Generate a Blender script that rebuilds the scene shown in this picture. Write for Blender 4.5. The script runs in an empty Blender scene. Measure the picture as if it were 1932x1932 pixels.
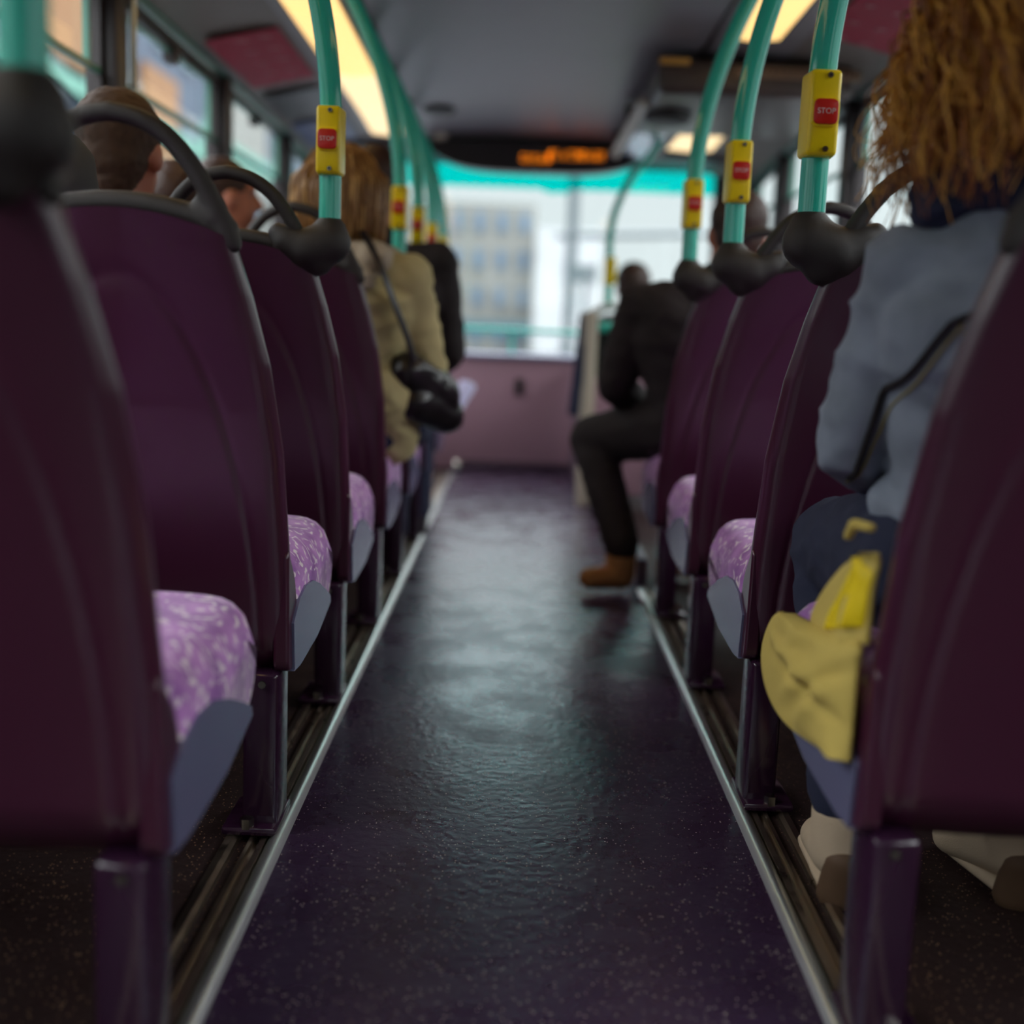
import bpy, bmesh, math, random
import numpy as np
from mathutils import Vector, Matrix, Euler, noise
random.seed(7)
scene = bpy.context.scene
COL = scene.collection
PI = math.pi

# ---------------------------------------------------------------- camera, world, exposure
F_PX, EYE, ROLL, VPX, VPY = 2250.0, 0.80, 0.04, 984.0, 612.0
dy = Vector((VPX - 966, 966 - VPY, F_PX)).normalized()
dz = Vector((ROLL, 1, 0)); dz = (dz - dy * dz.dot(dy)).normalized()
dx = dy.cross(dz)
if dx.x < 0: dx = -dx
right = Vector((dx.x, dy.x, dz.x)); up = Vector((dx.y, dy.y, dz.y)); fwd = Vector((dx.z, dy.z, dz.z))
cam_data = bpy.data.cameras.new('camera'); cam = bpy.data.objects.new('camera', cam_data); COL.objects.link(cam)
mw = Matrix((right, up, -fwd)).transposed().to_4x4(); mw.translation = Vector((0, 0, EYE))
cam.matrix_world = mw
cam_data.sensor_width = 36; cam_data.lens = 36 * F_PX / 1932
cam_data.clip_start = 0.02; cam_data.clip_end = 400
cam_data.dof.use_dof = True; cam_data.dof.focus_distance = 1.93; cam_data.dof.aperture_fstop = 1.45
scene.camera = cam
scene.view_settings.view_transform = 'Standard'; scene.view_settings.look = 'None'
scene.view_settings.exposure = 0.2; scene.view_settings.gamma = 1.0
try: scene.view_settings.use_curve_mapping = False
except Exception: pass
try:
    scene.cycles.use_denoising = True
    scene.cycles.max_bounces = 10; scene.cycles.diffuse_bounces = 5; scene.cycles.glossy_bounces = 4
    scene.cycles.transparent_max_bounces = 16; scene.cycles.sample_clamp_indirect = 6
    scene.cycles.caustics_reflective = False; scene.cycles.caustics_refractive = False
except Exception: pass

world = bpy.data.worlds.new('overcast_sky'); scene.world = world; world.use_nodes = True
wn = world.node_tree; wn.nodes.clear()
wo = wn.nodes.new('ShaderNodeOutputWorld'); wb = wn.nodes.new('ShaderNodeBackground')
tc = wn.nodes.new('ShaderNodeTexCoord'); sx = wn.nodes.new('ShaderNodeSeparateXYZ'); rp = wn.nodes.new('ShaderNodeValToRGB')
wn.links.new(tc.outputs['Generated'], sx.inputs[0]); wn.links.new(sx.outputs['Z'], rp.inputs['Fac'])
for k, (p_, c_) in enumerate([(0.0, (0.80, 0.86, 0.87, 1)), (0.22, (0.84, 0.90, 0.92, 1)), (0.42, (6.0, 5.9, 6.0, 1)), (1.0, (8.5, 8.3, 8.6, 1))]):
    e_ = rp.color_ramp.elements[k] if k < 2 else rp.color_ramp.elements.new(p_)
    e_.position = p_; e_.color = c_
wn.links.new(rp.outputs['Color'], wb.inputs['Color']); wb.inputs['Strength'].default_value = 1.0
wn.links.new(wb.outputs[0], wo.inputs['Surface'])

def portal(loc, rot, sx_, sy_):
    l = bpy.data.lights.new('daylight_portal', 'AREA'); l.shape = 'RECTANGLE'; l.size = sx_; l.size_y = sy_
    l.cycles.is_portal = True
    o = bpy.data.objects.new('daylight_portal', l); COL.objects.link(o); o.location = loc; o.rotation_euler = rot
portal((-1.20, 2.1, 1.26), (0, -PI / 2, 0), 0.86, 9.0)
portal((1.26, 2.1, 1.26), (0, PI / 2, 0), 0.86, 9.0)
portal((0.03, -2.62, 1.3), (PI / 2, 0, 0), 1.9, 0.56)
portal((0.03, 6.72, 1.15), (-PI / 2, 0, 0), 2.3, 1.05)

# ---------------------------------------------------------------- helpers
def lin(c):
    return tuple(((v / 255) / 12.92 if v / 255 <= 0.04045 else ((v / 255 + 0.055) / 1.055) ** 2.4) for v in c)

def nodes_of(name):
    m = bpy.data.materials.new(name); m.use_nodes = True
    nt = m.node_tree; b = nt.nodes['Principled BSDF']
    return m, nt, b

def mat(name, rgb, rough=0.5, metal=0.0, spec=0.5, bump=0.0, bscale=200.0, var=0.0, vscale=8.0, coat=0.0, sheen=0.0, rvar=0.0):
    m, nt, b = nodes_of(name)
    c = lin(rgb) + (1,)
    b.inputs['Base Color'].default_value = c; b.inputs['Roughness'].default_value = rough
    b.inputs['Metallic'].default_value = metal; b.inputs['Specular IOR Level'].default_value = spec
    b.inputs['Coat Weight'].default_value = coat
    if sheen: b.inputs['Sheen Weight'].default_value = sheen
    t = nt.nodes.new('ShaderNodeTexCoord')
    if var or rvar:
        n = nt.nodes.new('ShaderNodeTexNoise'); n.inputs['Scale'].default_value = vscale; n.inputs['Detail'].default_value = 5
        nt.links.new(t.outputs['Object'], n.inputs['Vector'])
        if var:
            mx = nt.nodes.new('ShaderNodeMix'); mx.data_type = 'RGBA'
            mx.inputs['A'].default_value = tuple(v * (1 - var) for v in c[:3]) + (1,)
            mx.inputs['B'].default_value = tuple(min(1, v * (1 + var)) for v in c[:3]) + (1,)
            nt.links.new(n.outputs['Fac'], mx.inputs['Factor']); nt.links.new(mx.outputs['Result'], b.inputs['Base Color'])
        if rvar:
            mr = nt.nodes.new('ShaderNodeMapRange'); mr.inputs['To Min'].default_value = rough - rvar; mr.inputs['To Max'].default_value = rough + rvar
            mr.inputs['From Min'].default_value = 0.3; mr.inputs['From Max'].default_value = 0.7
            nt.links.new(n.outputs['Fac'], mr.inputs['Value']); nt.links.new(mr.outputs['Result'], b.inputs['Roughness'])
    if bump:
        n2 = nt.nodes.new('ShaderNodeTexNoise'); n2.inputs['Scale'].default_value = bscale; n2.inputs['Detail'].default_value = 3
        nt.links.new(t.outputs['Object'], n2.inputs['Vector'])
        bp = nt.nodes.new('ShaderNodeBump'); bp.inputs['Strength'].default_value = bump; bp.inputs['Distance'].default_value = 0.002
        nt.links.new(n2.outputs['Fac'], bp.inputs['Height']); nt.links.new(bp.outputs['Normal'], b.inputs['Normal'])
    return m

def emis(name, rgb, s):
    m, nt, b = nodes_of(name)
    b.inputs['Base Color'].default_value = lin(rgb) + (1,)
    b.inputs['Emission Color'].default_value = lin(rgb) + (1,); b.inputs['Emission Strength'].default_value = s
    return m

def glass(name, tint=(1, 1, 1), refl=0.06):
    m = bpy.data.materials.new(name); m.use_nodes = True; nt = m.node_tree; nt.nodes.clear()
    o = nt.nodes.new('ShaderNodeOutputMaterial'); t = nt.nodes.new('ShaderNodeBsdfTransparent'); g = nt.nodes.new('ShaderNodeBsdfGlossy')
    mx = nt.nodes.new('ShaderNodeMixShader'); mx.inputs[0].default_value = refl
    t.inputs[0].default_value = tuple(tint) + (1,); g.inputs['Roughness'].default_value = 0.03
    nt.links.new(t.outputs[0], mx.inputs[1]); nt.links.new(g.outputs[0], mx.inputs[2]); nt.links.new(mx.outputs[0], o.inputs[0])
    return m

def moquette(name):
    m, nt, b = nodes_of(name)
    t = nt.nodes.new('ShaderNodeTexCoord')
    L = nt.links
    def ramp(src, p0, p1):
        r = nt.nodes.new('ShaderNodeMapRange'); r.inputs['From Min'].default_value = p0; r.inputs['From Max'].default_value = p1
        L.new(src, r.inputs['Value']); return r.outputs['Result']
    w = nt.nodes.new('ShaderNodeTexWave'); w.inputs['Scale'].default_value = 9; w.inputs['Distortion'].default_value = 22
    w.inputs['Detail'].default_value = 1.5; w.inputs['Detail Scale'].default_value = 2.2
    L.new(t.outputs['Object'], w.inputs['Vector'])
    n = nt.nodes.new('ShaderNodeTexNoise'); n.inputs['Scale'].default_value = 55; n.inputs['Detail'].default_value = 2; L.new(t.outputs['Object'], n.inputs['Vector'])
    n2 = nt.nodes.new('ShaderNodeTexNoise'); n2.inputs['Scale'].default_value = 14; n2.inputs['Detail'].default_value = 3; L.new(t.outputs['Object'], n2.inputs['Vector'])
    a = nt.nodes.new('ShaderNodeMix'); a.data_type = 'RGBA'; a.inputs['A'].default_value = lin((136, 74, 156)) + (1,); a.inputs['B'].default_value = lin((186, 126, 198)) + (1,)
    L.new(ramp(n2.outputs['Fac'], 0.38, 0.62), a.inputs['Factor'])
    c = nt.nodes.new('ShaderNodeMix'); c.data_type = 'RGBA'; c.inputs['B'].default_value = lin((245, 240, 232)) + (1,)
    mu = nt.nodes.new('ShaderNodeMath'); mu.operation = 'MULTIPLY'
    L.new(ramp(w.outputs['Fac'], 0.66, 0.82), mu.inputs[0]); L.new(ramp(n.outputs['Fac'], 0.45, 0.6), mu.inputs[1])
    mu2 = nt.nodes.new('ShaderNodeMath'); mu2.operation = 'MULTIPLY'; mu2.inputs[1].default_value = 0.75; L.new(mu.outputs[0], mu2.inputs[0])
    L.new(a.outputs['Result'], c.inputs['A']); L.new(mu2.outputs[0], c.inputs['Factor'])
    L.new(c.outputs['Result'], b.inputs['Base Color']); b.inputs['Roughness'].default_value = 0.9; b.inputs['Sheen Weight'].default_value = 0.4
    return m

def speckled(name, base, speck, rough, amt, rvar=0.08, spec=0.5, bump=0.25, scale=300):
    m, nt, b = nodes_of(name); L = nt.links
    t = nt.nodes.new('ShaderNodeTexCoord')
    v = nt.nodes.new('ShaderNodeTexVoronoi'); v.inputs['Scale'].default_value = scale; L.new(t.outputs['Object'], v.inputs['Vector'])
    sep = nt.nodes.new('ShaderNodeSeparateColor'); L.new(v.outputs['Color'], sep.inputs[0])
    g = nt.nodes.new('ShaderNodeMath'); g.operation = 'GREATER_THAN'; g.inputs[1].default_value = 1 - amt; L.new(sep.outputs[0], g.inputs[0])
    d = nt.nodes.new('ShaderNodeMath'); d.operation = 'LESS_THAN'; d.inputs[1].default_value = 0.35; L.new(v.outputs['Distance'], d.inputs[0])
    mu = nt.nodes.new('ShaderNodeMath'); mu.operation = 'MULTIPLY'; L.new(g.outputs[0], mu.inputs[0]); L.new(d.outputs[0], mu.inputs[1])
    n = nt.nodes.new('ShaderNodeTexNoise'); n.inputs['Scale'].default_value = 7; n.inputs['Detail'].default_value = 7; n.inputs['Roughness'].default_value = 0.65
    L.new(t.outputs['Object'], n.inputs['Vector'])
    a = nt.nodes.new('ShaderNodeMix'); a.data_type = 'RGBA'; cb = lin(base)
    a.inputs['A'].default_value = tuple(x * 0.88 for x in cb) + (1,); a.inputs['B'].default_value = tuple(x * 1.12 for x in cb) + (1,)
    L.new(n.outputs['Fac'], a.inputs['Factor'])
    c = nt.nodes.new('ShaderNodeMix'); c.data_type = 'RGBA'; c.inputs['B'].default_value = lin(speck) + (1,)
    L.new(a.outputs['Result'], c.inputs['A']); L.new(mu.outputs[0], c.inputs['Factor']); L.new(c.outputs['Result'], b.inputs['Base Color'])
    mr = nt.nodes.new('ShaderNodeMapRange'); mr.inputs['From Min'].default_value = 0.35; mr.inputs['From Max'].default_value = 0.65
    mr.inputs['To Min'].default_value = rough - rvar; mr.inputs['To Max'].default_value = rough + rvar
    L.new(n.outputs['Fac'], mr.inputs['Value']); L.new(mr.outputs['Result'], b.inputs['Roughness'])
    b.inputs['Specular IOR Level'].default_value = spec; b.inputs['Specular Tint'].default_value = (0.62, 0.84, 1.0, 1)
    n2 = nt.nodes.new('ShaderNodeTexNoise'); n2.inputs['Scale'].default_value = 60; n2.inputs['Detail'].default_value = 5; L.new(t.outputs['Object'], n2.inputs['Vector'])
    bp = nt.nodes.new('ShaderNodeBump'); bp.inputs['Strength'].default_value = bump; bp.inputs['Distance'].default_value = 0.004
    L.new(n2.outputs['Fac'], bp.inputs['Height']); L.new(bp.outputs['Normal'], b.inputs['Normal'])
    return m

M = dict(
    purple=mat('purple_plastic', (66, 25, 47), 0.28, spec=0.6, coat=0.3, bump=0.08, bscale=900),
    purple_dark=mat('purple_painted_steel', (46, 22, 44), 0.16, spec=0.7),
    rubber=mat('black_grained_plastic', (40, 34, 31), 0.42, bump=0.5, bscale=1100, spec=0.5),
    moquette=moquette('purple_moquette'),
    grey_plastic=mat('grey_plastic', (98, 98, 128), 0.24, spec=0.7, bump=0.04, bscale=900),
    teal=mat('teal_enamel', (52, 196, 170), 0.13, spec=0.6, coat=0.4),
    yellow=mat('yellow_plastic', (255, 224, 14), 0.3, spec=0.5),
    red=mat('red_plastic', (214, 40, 30), 0.3), white=mat('white_print', (225, 205, 200), 0.5),
    screw=mat('steel_screw', (150, 148, 140), 0.25, metal=1.0), hole=mat('dark_recess', (20, 16, 14), 0.6),
    alu=mat('brushed_aluminium', (178, 182, 176), 0.3, metal=1.0, bump=0.2, bscale=300, rvar=0.06, vscale=30),
    alu_dull=mat('dull_aluminium', (170, 156, 140), 0.34, metal=1.0, rvar=0.08, vscale=30),
    ceiling=mat('grey_ceiling_panel', (124, 120, 122), 0.42, var=0.06),
    cove=mat('beige_grey_laminate', (112, 104, 98), 0.5, var=0.05),
    wall=mat('mauve_laminate', (160, 126, 140), 0.45, var=0.05), dark=mat('dark_trim', (44, 36, 38), 0.45),
    darkwall=mat('dark_purple_laminate', (70, 52, 66), 0.5),
    teal_trim=mat('pale_teal_trim', (96, 150, 134), 0.25, spec=0.6), cream=mat('cream_paint', (190, 180, 160), 0.45),
    glass=glass('clear_glass', (0.94, 0.97, 0.97)), tint=glass('cyan_tinted_glass', (0.0, 0.90, 0.85), 0.03),
    poster_red=mat('crimson_poster', (150, 20, 52), 0.7, var=0.1, vscale=14), poster_dark=mat('charcoal_poster', (48, 44, 50), 0.4, var=0.3, vscale=20),
    poster_blue=mat('blue_poster', (66, 78, 120), 0.4, var=0.3, vscale=10), poster_ink=mat('pale_print', (176, 110, 120), 0.5),
    light=emis('lit_diffuser', (255, 208, 132), 1.15), light_far=emis('lit_cream_diffuser', (255, 222, 168), 1.0), led=emis('amber_led', (255, 140, 10), 1.3),
    skin=mat('skin', (196, 128, 104), 0.5), skin_pink=mat('rosy_skin', (190, 122, 96), 0.5),
    denim=mat('blue_denim', (128, 138, 152), 0.9, bump=0.6, bscale=500, var=0.5, vscale=16), navy=mat('navy_fabric', (30, 36, 60), 0.9, var=0.3, vscale=14),
    seam=mat('dark_seam', (26, 22, 26), 0.9), stitch=mat('ochre_thread', (142, 132, 84), 0.9),
    black=mat('black_cloth', (36, 28, 30), 0.85, var=0.25, vscale=10), grey=mat('grey_cloth', (88, 86, 84), 0.9, var=0.2, vscale=8),
    khaki=mat('khaki_cloth', (196, 182, 132), 0.9, var=0.2, vscale=9, bump=0.5, bscale=40), beige=mat('pale_scarf', (186, 172, 150), 0.9, var=0.1),
    mustard=mat('mustard_cloth', (120, 84, 30), 0.9), ycloth=mat('dull_yellow_cotton', (200, 178, 92), 0.9, bump=0.5, bscale=70, var=0.1, vscale=12),
    ybright=mat('bright_yellow_print', (236, 208, 10), 0.6, var=0.12, vscale=30),
    curls=mat('golden_brown_hair', (150, 88, 32), 0.4, var=0.6, vscale=22, spec=0.6), curls_light=mat('light_golden_hair', (250, 176, 78), 0.4, var=0.3, vscale=30),
    bob_light=mat('pale_blonde_hair', (206, 164, 100), 0.42, var=0.3, vscale=30), bob=mat('dark_blonde_hair', (140, 100, 54), 0.45, var=0.45, vscale=40), brown=mat('dark_brown_hair', (58, 34, 24), 0.55, var=0.3, vscale=60),
    short=mat('cropped_brown_hair', (70, 46, 28), 0.7, var=0.35, vscale=70), canvas=mat('cream_canvas', (190, 172, 146), 0.85, bump=0.4, bscale=400),
    brownsole=mat('brown_sole', (86, 64, 44), 0.7), tan=mat('tan_suede', (188, 138, 84), 0.8), leather=mat('black_leather', (30, 26, 28), 0.28),
    paper=mat('lilac_paper', (214, 214, 250), 0.5), orange=mat('orange_fabric', (214, 92, 40), 0.7),
    aisle=speckled('aisle_vinyl', (56, 38, 62), (200, 190, 180), 0.28, 0.06, spec=0.85, bump=0.3),
    floor=speckled('dark_speckled_vinyl', (46, 32, 30), (160, 128, 98), 0.55, 0.09, spec=0.3),
)

def mesh_obj(name, verts, faces, m, parent=None, smooth=True, auto=35):
    me = bpy.data.meshes.new(name); me.from_pydata([tuple(v) for v in verts], [], faces); me.update()
    bm = bmesh.new(); bm.from_mesh(me); bmesh.ops.recalc_face_normals(bm, faces=bm.faces); bm.to_mesh(me); bm.free()
    return link(name, me, m, parent, smooth, auto)

def link(name, me, m, parent=None, smooth=True, auto=35):
    me.materials.clear()
    if isinstance(m, (list, tuple)):
        for k in m: me.materials.append(k)
    else: me.materials.append(m)
    if smooth:
        me.polygons.foreach_set('use_smooth', [True] * len(me.polygons))
        if auto and auto < 180: me.set_sharp_from_angle(angle=math.radians(auto))
    o = bpy.data.objects.new(name, me); COL.objects.link(o)
    if parent: o.parent = parent
    return o

def box(name, lo, hi, m, parent=None, bev=0.0, seg=2, rot=None, at=None):
    bm = bmesh.new(); bmesh.ops.create_cube(bm, size=1)
    for v in bm.verts: v.co = Vector(((lo[i] + hi[i]) / 2 + v.co[i] * (hi[i] - lo[i]) for i in range(3)))
    if bev: bmesh.ops.bevel(bm, geom=list(bm.edges), offset=bev, segments=seg, affect='EDGES', profile=0.5)
    if rot is not None: bmesh.ops.rotate(bm, verts=bm.verts, cent=at or (0, 0, 0), matrix=Euler(rot).to_matrix())
    me = bpy.data.meshes.new(name); bm.to_mesh(me); bm.free()
    return link(name, me, m, parent, bool(bev))

def boxes(name, lst, m, parent=None, bev=0.0):
    bm = bmesh.new()
    for lo, hi in lst:
        r = bmesh.ops.create_cube(bm, size=1)
        for v in r['verts']: v.co = Vector(((lo[i] + hi[i]) / 2 + v.co[i] * (hi[i] - lo[i]) for i in range(3)))
    if bev: bmesh.ops.bevel(bm, geom=list(bm.edges), offset=bev, segments=2, affect='EDGES')
    me = bpy.data.meshes.new(name); bm.to_mesh(me); bm.free()
    return link(name, me, m, parent, bool(bev))

def tube_data(pts, rads, n=12, flat=None, V=None, Fc=None):
    V = [] if V is None else V; Fc = [] if Fc is None else Fc
    pts = [Vector(p) for p in pts]; k = len(pts)
    if not isinstance(rads, (list, tuple)): rads = [rads] * k
    base = len(V); t0 = (pts[1] - pts[0]).normalized()
    ref = Vector((0, 0, 1)) if abs(t0.z) < 0.9 else Vector((0, 1, 0))
    nn = t0.cross(ref).normalized()
    for i, p in enumerate(pts):
        t = (pts[min(i + 1, k - 1)] - pts[max(i - 1, 0)]).normalized()
        nn = (nn - t * nn.dot(t)).normalized(); b = t.cross(nn)
        for j in range(n):
            a = 2 * PI * j / n
            V.append(p + (nn * math.cos(a) + b * math.sin(a) * (flat or 1)) * rads[i])
    for i in range(k - 1):
        for j in range(n):
            Fc.append((base + i * n + j, base + i * n + (j + 1) % n, base + (i + 1) * n + (j + 1) % n, base + (i + 1) * n + j))
    Fc.append(tuple(base + j for j in range(n))); Fc.append(tuple(base + (k - 1) * n + j for j in range(n)))
    return V, Fc

def tube(name, pts, r, m, parent=None, n=16, flat=None):
    V, Fc = tube_data(pts, r, n, flat); return mesh_obj(name, V, Fc, m, parent, auto=50)

def catmull(P, sub=6):
    P = [Vector(p) for p in P]; out = []
    for i in range(len(P) - 1):
        a, b, c, d = P[max(i - 1, 0)], P[i], P[i + 1], P[min(i + 2, len(P) - 1)]
        for k in range(sub):
            t = k / sub
            out.append(0.5 * ((2 * b) + (c - a) * t + (2 * a - 5 * b + 4 * c - d) * t * t + (3 * b - a - 3 * c + d) * t ** 3))
    out.append(P[-1]); return out

TMP = bpy.data.scenes.new('workbench')
# prims for blobs: ('c', p0, r0, p1, r1, sidescale, depthscale, sidevec) capsule, ('e', centre, (rx,ry,rz), euler)
def blob_mesh(prims, voxel, smooth=6):
    V, Fc = [], []
    for pr in prims:
        if pr[0] == 'c':
            _, p0, r0, p1, r1 = pr[:5]
            p0, p1 = Vector(p0), Vector(p1)
            sc = pr[5] if len(pr) > 5 else (1, 1)
            d = p1 - p0
            if d.length < 1e-6: d = Vector((0, 0, 1e-4))
            t = d.normalized(); sv = Vector(pr[6]) if len(pr) > 6 else (Vector((1, 0, 0)) if abs(t.x) < 0.9 else Vector((0, 1, 0)))
            s = (sv - t * sv.dot(t)).normalized(); b = t.cross(s)
            rings = []
            for k in range(1, 6): a = PI / 2 * k / 6; rings.append((p0 - t * r0 * math.cos(a) * min(sc), r0 * math.sin(a)))
            for k in range(5): rings.append((p0 + d * k / 4, r0 + (r1 - r0) * k / 4))
            for k in range(5, 0, -1): a = PI / 2 * k / 6; rings.append((p1 + t * r1 * math.cos(a) * min(sc), r1 * math.sin(a)))
            base = len(V); n = 20
            for c, r in rings:
                for j in range(n):
                    a = 2 * PI * j / n; V.append(c + s * math.cos(a) * r * sc[0] + b * math.sin(a) * r * sc[1])
            for i in range(len(rings) - 1):
                for j in range(n): Fc.append((base + i * n + j, base + i * n + (j + 1) % n, base + (i + 1) * n + (j + 1) % n, base + (i + 1) * n + j))
            Fc.append(tuple(base + n - 1 - j for j in range(n))); Fc.append(tuple(base + (len(rings) - 1) * n + j for j in range(n)))
        else:
            _, c, rr = pr[:3]; R = Euler(pr[3]).to_matrix() if len(pr) > 3 else Matrix.Identity(3)
            base = len(V); n, h = 24, 14; c = Vector(c)
            for i in range(1, h):
                ph = PI * i / h
                for j in range(n):
                    a = 2 * PI * j / n
                    V.append(c + R @ Vector((rr[0] * math.sin(ph) * math.cos(a), rr[1] * math.sin(ph) * math.sin(a), rr[2] * math.cos(ph))))
            for i in range(h - 2):
                for j in range(n): Fc.append((base + i * n + j, base + i * n + (j + 1) % n, base + (i + 1) * n + (j + 1) % n, base + (i + 1) * n + j))
            Fc.append(tuple(base + n - 1 - j for j in range(n))); Fc.append(tuple(base + (h - 2) * n + j for j in range(n)))
    me = bpy.data.meshes.new('tmp'); me.from_pydata([tuple(v) for v in V], [], Fc); me.update()
    bm = bmesh.new(); bm.from_mesh(me); bmesh.ops.recalc_face_normals(bm, faces=bm.faces); bm.to_mesh(me); bm.free()
    o = bpy.data.objects.new('tmp', me); TMP.collection.objects.link(o)
    md = o.modifiers.new('r', 'REMESH'); md.mode = 'VOXEL'; md.voxel_size = voxel
    if smooth:
        s = o.modifiers.new('s', 'SMOOTH'); s.iterations = smooth; s.factor = 0.5
    dg = TMP.view_layers[0].depsgraph; TMP.view_layers[0].update(); dg = TMP.view_layers[0].depsgraph
    out = bpy.data.meshes.new_from_object(o.evaluated_get(dg))
    bpy.data.objects.remove(o); bpy.data.meshes.remove(me)
    return out

def blob(name, prims, voxel, m, parent=None, smooth=6, wrinkle=0.0, wscale=9.0):
    me = blob_mesh(prims, voxel, smooth)
    if wrinkle:
        me.update()
        nrm = [v.normal.copy() for v in me.vertices]
        for v in me.vertices:
            p = v.co.copy(); q = Vector((p.x * wscale, p.y * wscale, p.z * wscale * 2.2))
            a = noise.noise(q + Vector((noise.noise(q * 0.7) * 2, 0, 0))); v.co = p + nrm[v.index] * wrinkle * (1 - 2 * abs(a) ** 0.7)
    return link(name, me, m, parent, True, 180)

def tag(o, label, cat, group=None, kind=None):
    o['label'] = label; o['category'] = cat
    if group: o['group'] = group
    if kind: o['kind'] = kind
    return o

def struct(o):
    o['kind'] = 'structure'; return o

def empty(name, loc=(0, 0, 0), rz=0.0):
    o = bpy.data.objects.new(name, None); COL.objects.link(o); o.location = loc; o.rotation_euler = (0, 0, rz); o.empty_display_size = 0.1
    return o

def copy_tree(o, parent=None):
    c = o.copy(); COL.objects.link(c); c.parent = parent
    for ch in [x for x in list(bpy.data.objects) if x.parent == o]: copy_tree(ch, c)
    return c

CX = 0.03                    # centre line of the bus
XL, XR = CX - 1.22, CX + 1.22
YF, YB = 6.55, -2.6          # front bulkhead, rear end

# ---------------------------------------------------------------- the bus shell
struct(box('floor', (XL, YB, -0.06), (XR, YF + 0.3, 0), M['floor']))
struct(box('floor_aisle', (-0.35, YB, 0.0), (0.41, YF, 0.004), M['aisle']))
# side walls below the windows, headers above
for nm, x0, x1 in (('wall_left', XL - 0.06, XL), ('wall_right', XR, XR + 0.06)):
    struct(boxes(nm, [((x0, YB, 0), (x1, YF + 0.25, 0.84)), ((x0, YB, 1.68), (x1, YF + 0.25, 1.95))], M['wall']))
struct(boxes('wall_rear', [((XL, YB - 0.05, 0), (XR, YB, 1.02)), ((XL, YB - 0.05, 1.58), (XR, YB, 1.9)), ((XL, YB - 0.05, 1.02), (CX - 0.95, YB, 1.58)), ((CX + 0.95, YB - 0.05, 1.02), (XR, YB, 1.58))], M['darkwall']))
rw = struct(empty('window_21')); box('pane', (CX - 0.95, YB - 0.03, 1.02), (CX + 0.95, YB - 0.025, 1.58), glass('added_rear_glass', (0.92, 0.94, 0.94)), rw)  # unseen rear window, added to light the seat backs from behind
boxes('window_frame', [((CX - 0.95, YB - 0.04, 1.02), (CX + 0.95, YB - 0.01, 1.05)), ((CX - 0.95, YB - 0.04, 1.55), (CX + 0.95, YB - 0.01, 1.58)), ((CX - 0.95, YB - 0.04, 1.05), (CX - 0.92, YB - 0.01, 1.55)), ((CX + 0.92, YB - 0.04, 1.05), (CX + 0.95, YB - 0.01, 1.55))], M['dark'], rw)  # frame of the added, unseen rear window
# ceiling: centre panel between coves, gently falling to the front
def zc(y): return 1.79 if y < 3.4 else 1.79 - 0.045 * ((y - 3.4) / 3.1) - 0.04 * max(0, (y - 5.4) / 1.1) ** 2
ys = [YB + i * (YF + 0.2 - YB) / 40 for i in range(41)]
def ribbon(name, prof, m, th=0.01, y0=None, y1=None, n=40, parent=None):
    # prof(y) -> list of (x,z); solid swept along y
    y0 = YB if y0 is None else y0; y1 = YF + 0.2 if y1 is None else y1
    V, Fc = [], []; k = len(prof(0))
    for i in range(n + 1):
        y = y0 + (y1 - y0) * i / n; P = prof(y)
        V += [(x, y, z) for x, z in P] + [(x, y, z + th) for x, z in reversed(P)]
    K = 2 * k
    for i in range(n):
        for j in range(K): Fc.append((i * K + j, i * K + (j + 1) % K, (i + 1) * K + (j + 1) % K, (i + 1) * K + j))
    Fc.append(tuple(range(K))); Fc.append(tuple(range(n * K, n * K + K)))
    return mesh_obj(name, V, Fc, m, parent, auto=20)
struct(ribbon('ceiling', lambda y: [(CX - 0.86, zc(y) - 0.022)] + [(CX + x, zc(y) - 0.015 * abs(x / 0.62) ** 3) for x in (-0.6, -0.45, -0.2, 0, 0.2, 0.45, 0.6)] + [(CX + 0.86, zc(y) - 0.022)], M['ceiling'], 0.02))
for s, nm in ((-1, 'ceiling_cove'), (1, 'ceiling_cove')):
    struct(ribbon(nm, lambda y, s=s: sorted([(CX + s * 0.86, zc(y) - 0.022), (CX + s * 0.95, zc(y) - 0.03), (CX + s * 1.1, zc(y) - 0.06), (CX + s * 1.215, zc(y) - 0.10)]), M['cove'], 0.012))
    # rail along the top of the windows
    struct(ribbon('trim_1' if s < 0 else 'trim_2', lambda y, s=s: sorted([(CX + s * 1.20, zc(y) - 0.10), (CX + s * 1.185, zc(y) - 0.085), (CX + s * 1.172, zc(y) - 0.10)]), M['teal_trim'], 0.024))
    struct(ribbon('trim_3' if s < 0 else 'trim_4', lambda y, s=s: sorted([(CX + s * 1.215, zc(y) - 0.13), (CX + s * 1.20, zc(y) - 0.128)]), M['dark'], 0.03))
for s in (-1, 1):     # joint strips in the ceiling
    struct(ribbon('trim_5' if s < 0 else 'trim_6', lambda y, s=s: sorted([(CX + s * 0.56, zc(y) - 0.017), (CX + s * 0.572, zc(y) - 0.017)]), M['dark'], 0.006))

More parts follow.
